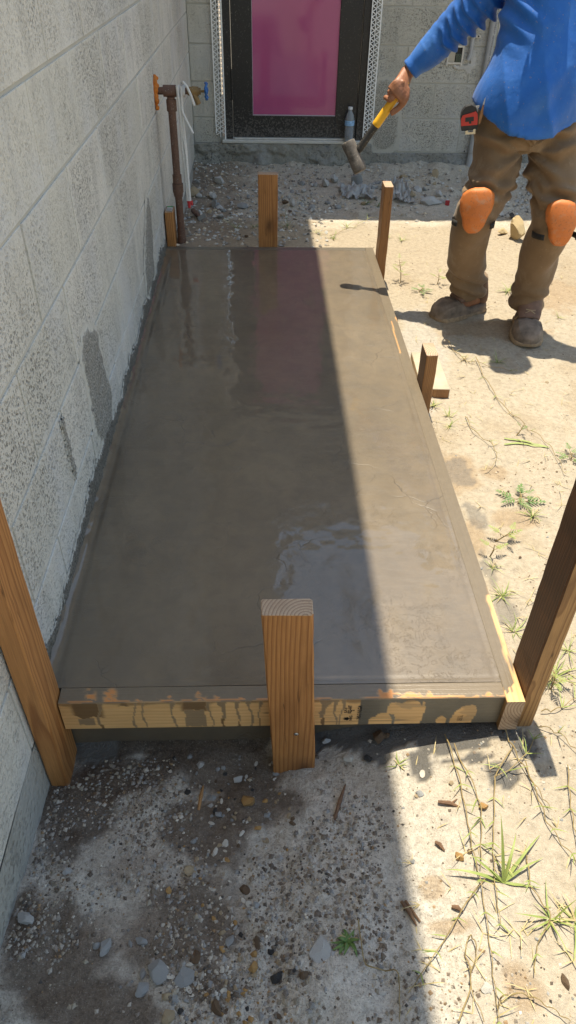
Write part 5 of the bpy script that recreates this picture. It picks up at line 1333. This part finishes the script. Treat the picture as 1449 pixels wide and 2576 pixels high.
# the stones one notices, each with its own label
def Q7(x, y): return (x*.5, 1932+y*.5)
def Q8(x, y): return (724.5+x*.5, 1932+y*.5)
NOTED = [
 (Q7(532, 905), 44, (1, .62, .4), 'grey', 'larger grey stone touching a smaller one in the shaded foreground, left of centre', 1.3),
 (Q7(483, 900), 24, (1, .9, .5), 'grey', 'smaller grey stone touching the larger one on its right', .4),
 (Q7(656, 886), 18, (.8, 1, .5), 'grey', 'small upright grey stone between the touching pair and the angular grey one', .2),
 (Q7(712, 874), 32, (1, .62, .5), 'grey', 'angular grey stone in the row above the two big slabs', 2.8),
 (Q7(792, 1026), 66, (1, .66, .3), 'grey', 'biggest flat grey stone of the shaded foreground, steeply slanted', 2.2),
 (Q7(930, 1056), 52, (1, .9, .22), 'grey', 'flat grey brown stone beside the biggest slanted slab', .6),
 (Q7(716, 1118), 38, (1, .8, .45), 'grey', 'blocky grey stone just below the biggest slanted slab', .9),
 (Q7(715, 1040), 26, (.7, 1, .4), 'grey', 'bluish grey chip wedged against the biggest slanted slab', .1),
 (Q7(130, 760), 50, (1, .6, .4), 'pale', 'crumbly pale lump by the foot of the left wall', 2.7),
 (Q7(340, 526), 22, (1, .9, .6), 'pale', 'pale lump between the tall corner stake and the crumbly lump', .5),
 (Q7(1256, 178), 38, (1, .95, .8), 'ochre', 'round ochre brown stone below the middle front stake', .7),
 (Q7(1276, 1014), 30, (1, .9, .7), 'ochre', 'knobbly ochre stone on the shaded ground near the photo bottom', 1.2),
 (Q7(1390, 1066), 42, (1, .7, .5), 'black', 'crumbling black lump near the ochre stone at the bottom', .6),
 (Q7(1360, 930), 20, (1, .9, .6), 'black', 'small black stone above the crumbling black lump', .2),
 (Q7(990, 948), 38, (1, .9, .4), 'brown', 'rust brown clod right of the flat grey stones', 1.9),
 (Q7(1163, 870), 38, (1, .6, .4), 'grey', 'long grey stone with a white shell at its end', 1.2),
 (Q7(1297, 884), 34, (.5, 1, .4), 'brown', 'upright brown stone chip in the shaded pebble patch', .1),
 (Q7(960, 520), 34, (1, .75, .5), 'tan', 'tan stone with a shell lying against its right side', .5),
 (Q7(1230, 616), 34, (1, .6, .4), 'brown', 'dark brown slanted stone in the shaded pebble patch', 2.4),
 (Q7(850, 620), 20, (.7, 1, .5), 'ochre', 'little ochre block in the middle of the shaded ground', .1),
 (Q7(848, 1258), 36, (1, .9, .7), 'tan', 'pale tan stone at the very bottom of the photo', .8),
 (Q7(835, 1156), 28, (1, .8, .5), 'tan', 'pinkish tan chip above the pale tan bottom stone', .4),
 (Q7(1085, 1212), 42, (1, .7, .5), 'brown', 'dark brown clod at the bottom of the shaded ground', 2.5),
 (Q7(1150, 210), 10, (1, .8, .5), 'white', 'white chip left of the round ochre brown stone', .2),
 (Q8(172, 915), 78, (1, .80, .22), 'pale', 'big flat pale grey slab stone beside the shaded weed', 1.72),
 (Q8(75, 1050), 30, (1, .8, .5), 'brown', 'rust brown stone left of the big pale slab stone', .5),
 (Q8(985, 200), 28, (1, .75, .6), 'ochre', 'ochre stone under the runner grass in the sun', .2),
 (Q8(860, 448), 24, (1, .95, .7), 'ochre', 'bright orange stone beside the large grass tuft', .5),
 (Q8(556, 468), 20, (1, .9, .5), 'white', 'white stone on the sunlit sand next to the shadow edge', .4),
 (Q8(660, 130), 24, (1, .7, .4), 'grey', 'smooth grey pebble on the sunlit sand below the form', 2.8),
 (Q8(1000, 1112), 30, (1, .9, .4), 'white', 'crusty white stone on the sunlit sand near the bottom', .3),
 (Q8(1392, 1075), 32, (.7, 1, .5), 'brown', 'dark stone at the right edge of the sunlit sand', .1),
 ((949, 1862), 34, (1, .9, .9), 'brown', 'dark rough rock sitting in the wet cement under the front board', .3),
 ((974, 1854), 22, (1, .9, .9), 'brown', 'small dark rock beside the rough rock under the front board', .9),
 ((927, 1912), 26, (1, .75, .6), 'black', 'black stone below the front board right of the middle stake', .2),
 ((876, 1908), 34, (1, .6, .4), 'white', 'pale oblong stone just right of the middle front stake', .3),
 ((818, 1868), 26, (1, .6, .45), 'pale', 'grey white lump behind the middle front stake, under the board', .2),
 ((1298, 600), 50, (.62, .9, 1.15), 'lime', 'rough yellow limestone rock between the legs of the worker', .4),
 ((1262, 590), 34, (1, .5, .45), 'lime', 'low yellow rock left of the rough limestone rock', .4),
 ((1085, 512), 54, (1, .45, .5), 'pale', 'broken pale concrete lump in the rubble beside the right leg of the worker', .15),
 ((1035, 497), 22, (1, .8, .7), 'tan', 'brownish stone wrapped by the dull plastic sheet', .4),
 ((898, 466), 34, (1, .7, .8), 'grey', 'grey concrete chunk lying on the clear plastic scrap', .2),
 ((540, 520), 30, (.6, 1, .8), 'grey', 'bluish grey stone in the rubble at the far left corner', .2),
 ((535, 405), 36, (1, .7, .9), 'grey', 'grey lump lying against the step left of the door', .9),
 ((1255, 545), 34, (1, .8, .6), 'pale', 'pale chunk in the rubble between the legs of the worker', .9),
 ((1288, 548), 16, (1, .9, .8), 'black', 'black pebble beside the pale chunk between the legs', .2),
]
for (pp_, wpx, asp, mat, lab, rz) in NOTED:
    P = at(*pp_); w = pxsize(P, wpx)/2*1.08
    o = inst('stone', BIG[len(lab) % 7], mat, P, (w*asp[0], w*asp[1]*1.15, w*asp[2]), (random.uniform(-.15, .15), random.uniform(-.15, .15), rz), .12)
    tag(o, lab, 'stone')
def scatter(n, fpx, szpx, kinds, label, cat, group, shells=False, sink=.25, name='pebble'):
    for i in range(n):
        P = at(*fpx()); w = pxsize(P, np.clip(np.exp(random.gauss(math.log(szpx), .38)), szpx*.55, szpx*2.2))/2
        m = random.choice(kinds)
        o = inst(name, random.choice(SHELL if shells else SMALL), m, P, (w, w*random.uniform(.6, 1), w*random.uniform(.4, .8)*(.8 if shells else 1)), sink=(.45 if not shells else .40) if random.random() < .5 else sink)
        if shells and random.random() < .35: o.rotation_euler[0] += 2.9
        tag(o, label, cat, group)
def tri(a, b, c): return lambda: tuple(np.array(a)+(lambda u, v: (np.array(b)-np.array(a))*u+(np.array(c)-np.array(a))*v)(*(lambda u, v: (u, v) if u+v < 1 else (1-u, 1-v))(random.random(), random.random())))
def rect(x0, y0, x1, y1, k=1.0): return lambda: (random.uniform(x0, x1), y0+(y1-y0)*random.random()**k)
def either(*fs): return lambda: random.choice(fs)()
scatter(105, either(tri((360, 2300), (740, 2576), (420, 2576)), tri((440, 2000), (780, 2440), (620, 2560)), rect(420, 1900, 700, 2080)), 14, ['grey', 'grey', 'pale', 'grey', 'black'], 'small grey pebble scattered on the shaded ground in front of the slab', 'pebble', 'grey pebbles in the shade')
scatter(100, either(tri((420, 2350), (740, 2576), (560, 2576)), tri((440, 2100), (780, 2440), (620, 2560)), rect(540, 1960, 760, 2200)), 14, ['tan', 'brown', 'ochre', 'tan'], 'small tan or brown pebble scattered on the shaded ground in front of the slab', 'pebble', 'tan pebbles in the shade')
scatter(110, either(tri((380, 2300), (760, 2576), (430, 2576)), tri((500, 1980), (740, 2400), (560, 2500)), rect(340, 1900, 760, 2300)), 13, ['shell', 'white', 'shell'], 'broken white shell on the shaded ground in front of the slab', 'shell', 'broken shells in the shade', True, name='shell')
scatter(55, rect(960, 1930, 1449, 2570), 9, ['tan', 'grey', 'brown', 'white'], 'small pebble on the sunlit sand below the slab', 'pebble', 'pebbles on the sunlit sand')
scatter(25, rect(960, 1900, 1449, 2570), 10, ['shell', 'white'], 'small pale shell fragment on the sunlit sand below the slab', 'shell', 'shell fragments on the sunlit sand', True, name='shell')
scatter(40, rect(1110, 900, 1440, 1800), 7, ['tan', 'brown', 'grey'], 'small stone on the sunlit sand right of the slab', 'pebble', 'pebbles right of the slab')
def band(): 
    x = random.uniform(480, 1449); return (x, 440+70*random.random()**.8+(18 if x > 900 else 25)*random.random()+(40 if x < 740 else 0)*random.random())
scatter(130, band, 19, ['grey', 'pale', 'pale', 'tan', 'grey', 'pale'], 'grey rubble chip in the bank along the back wall', 'rubble', 'rubble chips along the back wall', sink=.2, name='rubble_chip')
scatter(40, rect(470, 510, 760, 610), 11, ['tan', 'grey', 'brown', 'white'], 'small stone on the dirt behind the far end of the slab', 'pebble', 'stones behind the slab end')

# fine gravel nobody could count: one mesh
def gravel(name, pts, smin, smax, pal, label, seed):
    r_ = np.random.default_rng(seed); n = len(pts)
    base = np.array([(1, 0, 0), (-1, 0, 0), (0, 1, 0), (0, -1, 0), (0, 0, 1), (0, 0, -.6)], float)
    fc = np.array([(0, 2, 4), (2, 1, 4), (1, 3, 4), (3, 0, 4), (2, 0, 5), (1, 2, 5), (3, 1, 5), (0, 3, 5)])
    sz = np.exp(r_.uniform(np.log(smin), np.log(smax), n)*1.0)/2
    co = base[None]*(1+r_.uniform(-.35, .35, (n, 6, 3)))*sz[:, None, None]; co[:, :, 2] *= .75
    a = r_.uniform(0, 6.28, n); ca, sa = np.cos(a)[:, None], np.sin(a)[:, None]
    x = co[:, :, 0]*ca-co[:, :, 1]*sa; y = co[:, :, 0]*sa+co[:, :, 1]*ca; co[:, :, 0], co[:, :, 1] = x, y
    co += pts[:, None, :]; co[:, :, 2] += sz[:, None]*.25
    f = (fc[None]+6*np.arange(n)[:, None, None]).reshape(-1, 3)
    pal = np.array(pal); c = pal[r_.integers(0, len(pal), n)]*(1+r_.uniform(-.25, .25, (n, 1))); c = np.repeat(c, 6, 0)
    o = mesh_np(name, co.reshape(-1, 3), f, MAT['gravel'], attrs={'Col': np.clip(c, 0.01, .8)})
    struct(o, label, 'stuff'); return o
n_ = N('loose_gravel'); MAT['gravel'] = n_.fin(n_.attr('Col', 'Color'), .9)
def gpts(n, x0, x1, y0, y1, dens, seed):
    r_ = np.random.default_rng(seed); x = r_.uniform(x0, x1, n); y = r_.uniform(y0, y1, n); k = r_.random(n) < dens(x, y); x, y = x[k], y[k]
    return np.stack([x, y, gz(x, y)+grelief(x, y)], 1)
PALD = [(.13, .10, .075), (.20, .155, .115), (.08, .07, .06), (.34, .29, .22), (.30, .29, .27), (.40, .36, .30), (.55, .50, .42), (.30, .20, .11), (.24, .20, .16), (.36, .32, .27)]
dn1 = lambda x, y: np.clip(.06+.8*sstep(-.05, .35, fbm(x*5, y*5, oct=3, seed=301)), 0, 1)*(1-.75*sstep(.62, .95, x))
gravel('gravel', gpts(30000, .01, 1.45, .12, .87, dn1, 1), .0018, .0078, PALD, 'fine gravel and shell grit strewn over the ground before the slab', 11)
gravel('gravel', gpts(6000, .01, .70, .12, .87, dn1, 21), .005, .0125, [(.30, .26, .20), (.25, .22, .19), (.20, .16, .12), (.34, .30, .25), (.14, .11, .085), (.40, .36, .30), (.27, .26, .245)], 'coarser angular gravel bedded in the ground before the slab', 15)
PALB = [(.40, .385, .35), (.46, .44, .40), (.28, .25, .21), (.54, .49, .41), (.56, .55, .52), (.18, .16, .135), (.52, .43, .31)]
dn2 = lambda x, y: np.clip(sstep(4.0, 4.35, y)*(.12+.75*sstep(-.1, .4, fbm(x*4, y*4, oct=3, seed=311)))+.5*(x < .8)*(y > 3.42), 0, 1)
gravel('gravel', gpts(13000, .0, 3.4, 3.45, 5.26, dn2, 2), .005, .026, PALB, 'grey rubble grit along the back wall and behind the slab', 12)
PALS = [(.30, .22, .14), (.22, .16, .10), (.55, .47, .36), (.40, .36, .30), (.14, .10, .07)]
dn3 = lambda x, y: np.clip(.10+.8*sstep(.1, .5, fbm(x*4, y*4, oct=3, seed=321)), 0, 1)
gravel('gravel', gpts(9000, 1.0, 2.5, .9, 4.1, dn3, 3), .0025, .008, PALS, 'sparse grit on the sunlit sand right of the slab', 13)

# twigs and bits of bark
MAT['bark'] = plain('brown_bark', (.16, .09, .05), .9, .3, 120, .5)
for i, (x, y, L, a, lab) in enumerate([(1130, 2027, .045, -.3, 'forked brown twig on the sunlit sand below the near right stake'), (1106, 2132, .022, -.9, 'short brown bark piece on the sunlit sand, left of the large tuft'), (1028, 2300, .045, -1.1, 'split piece of brown bark lying by the shadow edge'), (1150, 2290, .02, -.5, 'tiny bark chip between the grass runners'), (506, 2010, .055, 1.45, 'pale splinter of wood on the shaded ground left of the middle stake'), (855, 2020, .08, 1.2, 'thin dark twig on the shaded sand near the shadow edge')]):
    P = at(x, y); d = np.array([math.cos(a), math.sin(a), 0]); z = np.array([0, 0, .004])
    m = MB().tube([P-d*L/2+z, P+z*1.8+np.array([0, .002, 0]), P+d*L/2+z], [.003, .0045, .0015], 7)
    if i == 0: m.tube([P+z, P+d*L*.4+np.array([.0, .016, .006])], [.003, .001], 6)
    if i == 2: m.tube([P-d*L*.45+z+np.array([.006, .003, 0]), P+d*L*.4+z+np.array([.009, .002, 0])], [.003, .002], 6)
    tag(m.build('twig', MAT['bark'] if i != 4 else MAT['stake_tan'], None, True), lab, 'twig')
# crumpled plastic in the rubble
pm_ = N('dusty_plastic'); pv = pm_.coord('World'); pm_.fin(pm_.mix(pm_.noise(pv, 40, 4), (.28, .27, .25), (.55, .55, .54)), .35, pm_.bump(pm_.noise(pv, 60, 4), .5, .01), Alpha=.85)
def sheet(label, px, py, w, d, h, seed):
    P = at(px, py); n = 34; A, B = np.meshgrid(np.linspace(-1, 1, n), np.linspace(-1, 1, n)); a, b = A.ravel(), B.ravel()
    r = 1+.35*fbm(a*2, b*2, oct=2, seed=seed+1); x = P[0]+a*w/2*r; y = P[1]+b*d/2*r
    z = gz(x, y)+grelief(x, y)+.006+h*np.abs(fbm(a*2.2+seed, b*3.1, oct=4, seed=seed))*(1-.5*(a*a+b*b)*.5)*2
    ii = np.arange((n-1)**2); j, i = ii//(n-1), ii % (n-1); k0 = j*n+i
    o = mesh_np('plastic_scrap', np.stack([x, y, z], 1), np.stack([k0, k0+1, k0+n+1, k0+n], 1), pm_.m, None, True); tag(o, label, 'plastic')
sheet('clear crumpled plastic scrap in the rubble under the hammer', 893, 488, .20, .22, .05, 3)
sheet('dull crumpled plastic sheet in the rubble right of the far right stake', 1000, 492, .16, .30, .07, 9)
P = at(1124, 517); tag(MB().box(tuple(P+np.array([-.012, -.004, .0])), tuple(P+np.array([.014, .004, .03])), .002).build('red_scrap', plain('faded_red', (.40, .03, .03), .6, .2)), 'tiny red plastic scrap on the rubble beside the concrete lump', 'scrap')
P = at(1001, 466); tag(MB().tube([P+np.array([.028*math.cos(t), .03*math.sin(t), .012]) for t in np.linspace(0, 6.283, 20)], .004, 6, cap=False).build('plastic_ring', MAT['bead'], None, True), 'thin white plastic ring lying in the rubble by the far right stake', 'ring')

# =========================================================== plants
def leafmat(name, a, b):
    n = N(name); v = n.coord('World'); c = n.mix(n.noise(v, 60, 3), a, b)
    return n.fin(c, .55, None, Subsurface_Weight=.0)
MAT['leaf'] = leafmat('grass_green', (.15, .21, .045), (.31, .34, .095)); MAT['leaf_dark'] = leafmat('weed_green', (.06, .13, .028), (.15, .23, .055))
MAT['stem'] = leafmat('runner_stem', (.20, .13, .06), (.33, .26, .11)); MAT['dry'] = leafmat('dry_grass', (.36, .28, .13), (.50, .41, .21))
def blade(m, p0, d, L, w, droop, mi=0, n=6, curl=0.0):
    d = Vector(d).normalized(); p = Vector(p0); v = []; s = d.cross(Vector((0, 0, 1)))
    s = (s.normalized() if s.length > .05 else Vector((1, 0, 0)))
    up = s.cross(d).normalized()
    for i in range(n+1):
        t = i/n; ww = w*(1-t**1.8)*(.55+.45*min(1, t*5))
        v += [p-s*ww/2+up*ww*.18, p-Vector((0, 0, 0)), p+s*ww/2+up*ww*.18]
        dd = (d+Vector((0, 0, -1))*droop*t*t*2+s*curl*t).normalized(); p = p+dd*L/n
        g = gh(p.x, p.y)+.002
        if p.z < g: p.z = g+.0005*i
    m.add(v, [q for i in range(n) for q in ((3*i, 3*i+1, 3*i+4, 3*i+3), (3*i+1, 3*i+2, 3*i+5, 3*i+4))], mi)
def tuft(label, px, py, n, L, w, spread=.9, mat='leaf', droop=.5, group=None, seed=None):
    P = at(px, py); r_ = random.Random(seed if seed is not None else px*7+py); e = empty('grass_tuft', tuple(P)); tag(e, label, 'grass', group)
    m = MB()
    for i in range(n):
        a = 6.283*i/n+r_.uniform(-.5, .5); el = r_.uniform(.25, 1.25)
        d = (math.cos(a)*spread, math.sin(a)*spread, math.tan(el)*.6)
        blade(m, Vector(P)+Vector((r_.uniform(-.004, .004), r_.uniform(-.004, .004), -.002)), d, L*r_.uniform(.35, 1.1), w*r_.uniform(.5, 1.0), droop*r_.uniform(.4, 1.9), 0, 7, r_.uniform(-.7, .7))
    put(m.build('blades', MAT[mat], None, True), e)
    c = MB()
    for i in range(3): blade(c, Vector(P), (r_.uniform(-1, 1), r_.uniform(-1, 1), .25), L*.6, w*.8, .8)
    put(c.build('dry_blades', MAT['dry'], None, True), e); return e
def runner(label, pts, lift=.012, leafL=.028, every=.05, w=.0026, seed=1, thick=.0011):
    """creeping grass stem: a thin stalk along the sand with little leaves at its joints"""
    r_ = random.Random(seed); G_ = [at(*p) for p in pts]; Q = cat(np.array(G_), 8)
    for i, q in enumerate(Q): q[2] = gh(q[0], q[1])+.003+lift*abs(math.sin(i*.55+seed))
    e = empty('grass_runner', tuple(Q[0])); tag(e, label, 'grass')
    put(MB().tube([Vector(q) for q in Q], [thick*(1.25-.6*i/len(Q)) for i in range(len(Q))], 6).build('stem', MAT['stem'], None, True), e)
    m = MB(); acc = 0
    for i in range(1, len(Q)):
        seg = Vector(Q[i]-Q[i-1]); acc += seg.length
        if acc > every*r_.uniform(.7, 1.3):
            acc = 0; t = seg.normalized(); sd = Vector((-t.y, t.x, 0))*r_.choice((-1, 1))
            for k in range(r_.randint(1, 3)):
                sd = -sd if k else sd; blade(m, Q[i], t*r_.uniform(.3, 1)+sd*r_.uniform(.4, 1)+Vector((0, 0, r_.uniform(.2, .9))), leafL*r_.uniform(.6, 1.4), w, .5, 0, 5, r_.uniform(-.3, .3))
    put(m.build('leaves', MAT['leaf'], None, True), e); return e
def weed(label, px, py, h, n, leaf, mat='leaf_dark', lean=(0, 0), flat=False, seed=3):
    """broad leaved weed: stalk with side shoots of toothed leaflets"""
    P = at(px, py); r_ = random.Random(seed+px); e = empty('weed', tuple(P)); tag(e, label, 'weed')
    st_ = MB(); lv = MB(); top = Vector(P)+Vector((lean[0], lean[1], h))
    st_.tube([Vector(P)+Vector((0, 0, -.003)), Vector(P).lerp(top, .5)+Vector((.004, 0, .002)), top], [.0022, .0017, .0009], 6)
    for i in range(n):
        t = .25+.75*(i+1)/n; b = Vector(P).lerp(top, t); a = i*2.4+r_.uniform(-.4, .4)
        d = Vector((math.cos(a), math.sin(a), r_.uniform(.1, .5) if not flat else .06)).normalized(); L = leaf*(1.15-.4*t)*r_.uniform(.8, 1.2)
        st_.tube([b, b+d*L*.9], [.0011, .0006], 5)
        s = d.cross(Vector((0, 0, 1))).normalized()
        for k in range(1, 6):
            c = b+d*L*(.25+.15*k); ll = L*.34*(1.1-.13*k)
            for sg in (1, -1): blade(lv, c, d*.8+s*sg+Vector((0, 0, .1)), ll, ll*.36, .25, 0, 3)
        blade(lv, b+d*L*.9, d, L*.28, L*.12, .3, 0, 3)
    put(st_.build('stalk', MAT['stem'], None, True), e); put(lv.build('leaves', MAT[mat], None, True), e); return e

big = [((-.1, 1, 1.6), .20, .010, .15), ((-1.0, .55, .75), .125, .010, .12), ((-1.0, .25, .30), .165, .010, .55), ((.45, .9, .9), .15, .009, .75), ((1, .9, .55), .19, .009, .5), ((.9, -.25, .15), .10, .008, .3), ((-.5, .3, .5), .06, .008, .2), ((.2, .6, 1.2), .08, .008, .3), ((1, .45, .6), .15, .008, .9)]
P = at(1266, 2220); e = empty('grass_tuft', tuple(P)); tag(e, 'largest green grass tuft with long arching blades on the sunlit sand', 'grass')
m = MB()
for (d, L, w, dr_) in big: blade(m, P, d, L*.66, w*.72, dr_, 0, 10)
put(m.build('blades', MAT['leaf'], None, True), e)
tuft('grass tuft near the right edge of the photo below the large tuft', 1384, 2312, 9, .075, .0045)
tuft('grass tuft cut by the right edge of the photo, level with the large tuft', 1446, 2316, 8, .085, .0055)
tuft('thick grass clump beside the near right stake, low on its right', 1393, 1705, 20, .085, .0036)
tuft('grass clump right of the near right stake, halfway up', 1430, 1640, 12, .07, .003)
tuft('grass clump against the form board left of the tall dark stake', 1262, 1500, 18, .065, .0030)
tuft('narrow grass clump between the form board and the tall dark stake', 1293, 1590, 12, .07, .003)
tuft('thin grass clump by the form board above the tall dark stake', 1240, 1430, 9, .045, .0028)
tuft('small bright tuft against the end of the lying plank', 1090, 1022, 10, .055, .005)
tuft('little tuft just below the end of the lying plank', 1128, 1048, 8, .045, .004)
tuft('green tuft on the sand between the two boots of the worker', 1278, 735, 14, .085, .005)
tuft('tuft of thin blades in the head shadow of the worker', 1252, 912, 14, .075, .0035)
tuft('dry tuft left of the head shadow of the worker', 1170, 905, 12, .06, .003, mat='dry')
tuft('green grass in the rubble left of the far middle stake', 594, 575, 9, .10, .004, mat='leaf_dark')
tuft('second grass sprout nearer to the far middle stake', 640, 572, 9, .08, .004, mat='leaf_dark')
tuft('grass right beside the far middle stake on its right', 722, 572, 14, .11, .004, mat='leaf_dark')
tuft('grass tuft just beyond the slab end in the first sunlight', 800, 588, 11, .075, .004)
tuft('grass tuft beyond the slab end left of the far right stake', 872, 572, 10, .08, .004)
tuft('bright grass blades beyond the slab close to its far edge', 838, 600, 9, .06, .004)
tuft('dark green tuft in the rubble below the plastic scrap', 921, 515, 16, .08, .006, mat='leaf_dark')
tuft('dark green tuft behind the far right stake', 952, 520, 12, .08, .006, mat='leaf_dark')
tuft('small weed like tuft right of the far right stake', 1010, 606, 9, .07, .005, mat='leaf')
tuft('tiny tuft in the sand right of the far right stake, further back', 975, 600, 7, .05, .004)
tuft('dark low plant on the shaded sand beside the pale slab stone', 874, 2368, 20, .032, .009, spread=1.3, mat='leaf_dark', droop=.8)
tuft('spreading grass on the sand near the middle of the right side', 1340, 1300, 14, .075, .0035)
tuft('small tuft in the sand beside the right board, below the short stake', 1130, 1075, 8, .05, .004)
tuft('sprout on the sunlit sand just below the front form corner', 1003, 1925, 8, .035, .003)
tuft('thin sprouts on the sand right of the left boot', 1405, 800, 8, .06, .003, mat='leaf')
weed('tall feathery weed beside the far right stake, in front of the right boot', 1008, 712, .10, 7, .045, 'leaf', (-.015, .02))
weed('wilted grey green weed lying below the tall feathery weed', 1052, 735, .02, 8, .05, 'leaf_dark', (.02, 0), True)
weed('weed with two toothed leaves between the feathery weed and the right boot', 1100, 715, .05, 4, .05, 'leaf')
weed('dark wilted weed at the right edge beside the top of the tall dark stake', 1436, 1160, .02, 7, .05, 'leaf_dark', (0, .02), True)
weed('flat spreading weed left of the tall dark stake', 1300, 1270, .015, 9, .06, 'leaf_dark', (.02, .03), True)
weed('leafy sprig beside the form board where dark cement ran down', 1245, 1362, .04, 4, .045, 'leaf', (.03, -.01))
weed('small leafy sprig drooping over the cement spill by the right board', 1232, 1400, .05, 3, .04, 'leaf', (.0, -.01))
weed('little seedling on the open sand right of the short stake', 1298, 1096, .035, 3, .028, 'leaf_dark', (.02, .01))
weed('bushy green weed low beside the near right stake', 1385, 1735, .05, 8, .035, 'leaf', (0, .01))
runner('long creeping stem running from the form board straight down the sunlit sand', [(1118, 1850), (1150, 1955), (1172, 2060), (1187, 2145), (1208, 2235), (1228, 2370), (1240, 2480), (1252, 2576)], seed=3, every=.06)
runner('creeping stem crossing towards the large tuft from above', [(1140, 1880), (1200, 2010), (1208, 2090), (1206, 2190)], seed=5)
runner('upright thin creeping stem left of the large tuft', [(1242, 1960), (1240, 2060), (1238, 2150), (1245, 2250), (1256, 2330)], seed=7)
runner('creeping stem slanting down from the large tuft to the shadow edge', [(1218, 2215), (1172, 2275), (1128, 2350), (1075, 2430), (1025, 2505)], seed=9, leafL=.022)
runner('long creeping stem from the near right stake to the right photo edge', [(1318, 1925), (1350, 2010), (1380, 2085), (1440, 2165), (1460, 2190)], seed=11)
runner('creeping stem at the right photo edge with many leaves', [(1425, 1930), (1430, 2010), (1440, 2080), (1452, 2150)], seed=13)
runner('bent pale stem curling from the tuft at the right edge', [(1322, 2158), (1335, 2240), (1380, 2310), (1350, 2380), (1340, 2455)], seed=15, leafL=.02)
runner('hairpin grass stem bent over on the sunlit sand', [(1150, 2576), (1182, 2480), (1168, 2400), (1182, 2360), (1196, 2400), (1180, 2480), (1215, 2576)], seed=17, leafL=.0, every=9)
runner('arching green stem at the bottom right corner', [(1250, 2540), (1262, 2512), (1320, 2508), (1380, 2540), (1430, 2576)], seed=19, leafL=.02, every=.2)
runner('thin stem in the shade at the bottom centre', [(900, 2320), (920, 2430), (995, 2450), (1003, 2520), (1003, 2576)], seed=21, leafL=.02, every=.3)
runner('long brown runner crossing the sand above the tall dark stake', [(1195, 905), (1240, 990), (1290, 1050), (1350, 1100), (1395, 1150), (1420, 1200)], seed=23, every=.12)
runner('curling runner beside the right board, level with the dark spill', [(1170, 1050), (1190, 1090), (1240, 1130), (1246, 1165), (1225, 1190)], seed=25)
runner('runner trailing over the sand behind the far right stake', [(830, 600), (890, 575), (930, 555), (1000, 548)], seed=27, leafL=.04)
runner('dry runner above the head shadow of the worker', [(1120, 860), (1160, 905), (1230, 925), (1300, 940)], seed=29)
runner('green runner below the near right stake foot', [(1290, 1880), (1245, 1960), (1320, 1905), (1345, 1850)], seed=31, leafL=.035)
runner('straw coloured stem leaning by the near right stake foot', [(1268, 1845), (1300, 1910), (1345, 1985), (1380, 2040)], seed=33, leafL=.015, every=.3)
runner('grass stem right of the near right stake', [(1360, 1795), (1400, 1790), (1449, 1760)], seed=35, leafL=.05)
runner('low grass runner further right of the near right stake', [(1345, 1830), (1400, 1850), (1455, 1900)], seed=37, leafL=.04)
for lab, a, b, c in [('yellow green cut blade lying on the sand right of the short stake, upper one', (1268, 1105), (1320, 1112), (1380, 1128)), ('yellow green cut blade lying just under the upper cut blade', (1268, 1120), (1310, 1118), (1380, 1128))]:
    m = MB(); A, B, C_ = at(*a), at(*b), at(*c); Q = cat(np.array([A, B, C_]), 5); v = []
    for i, q in enumerate(Q):
        w = .004*(1-.8*abs(i/len(Q)-.4)); z = gh(q[0], q[1])+.004; v += [(q[0], q[1]-w, z), (q[0], q[1]+w, z+.001)]
    m.add(v, [(2*i, 2*i+2, 2*i+3, 2*i+1) for i in range(len(Q)-1)]); tag(m.build('cut_blade', MAT['leaf'], None, True), lab, 'grass')
# very thin sprouts all over the sunlit sand: uncounted
r_ = random.Random(5); m = MB()
for i in range(260):
    px, py = (r_.uniform(1000, 1449), r_.uniform(560, 1750)) if r_.random() < .75 else (r_.uniform(1000, 1449), r_.uniform(1850, 2570))
    P = at(px, py)
    if P[0] < 1.03 and P[1] > .85: continue
    for k in range(r_.randint(1, 3)):
        a = r_.uniform(0, 6.28); blade(m, P, (math.cos(a), math.sin(a), r_.uniform(.1, .8)), r_.uniform(.015, .05), .0022, .6, 0, 4)
struct(m.build('sparse_grass', [MAT['dry']], None, True), 'sparse thin dry sprouts on the sunlit sand', 'stuff')
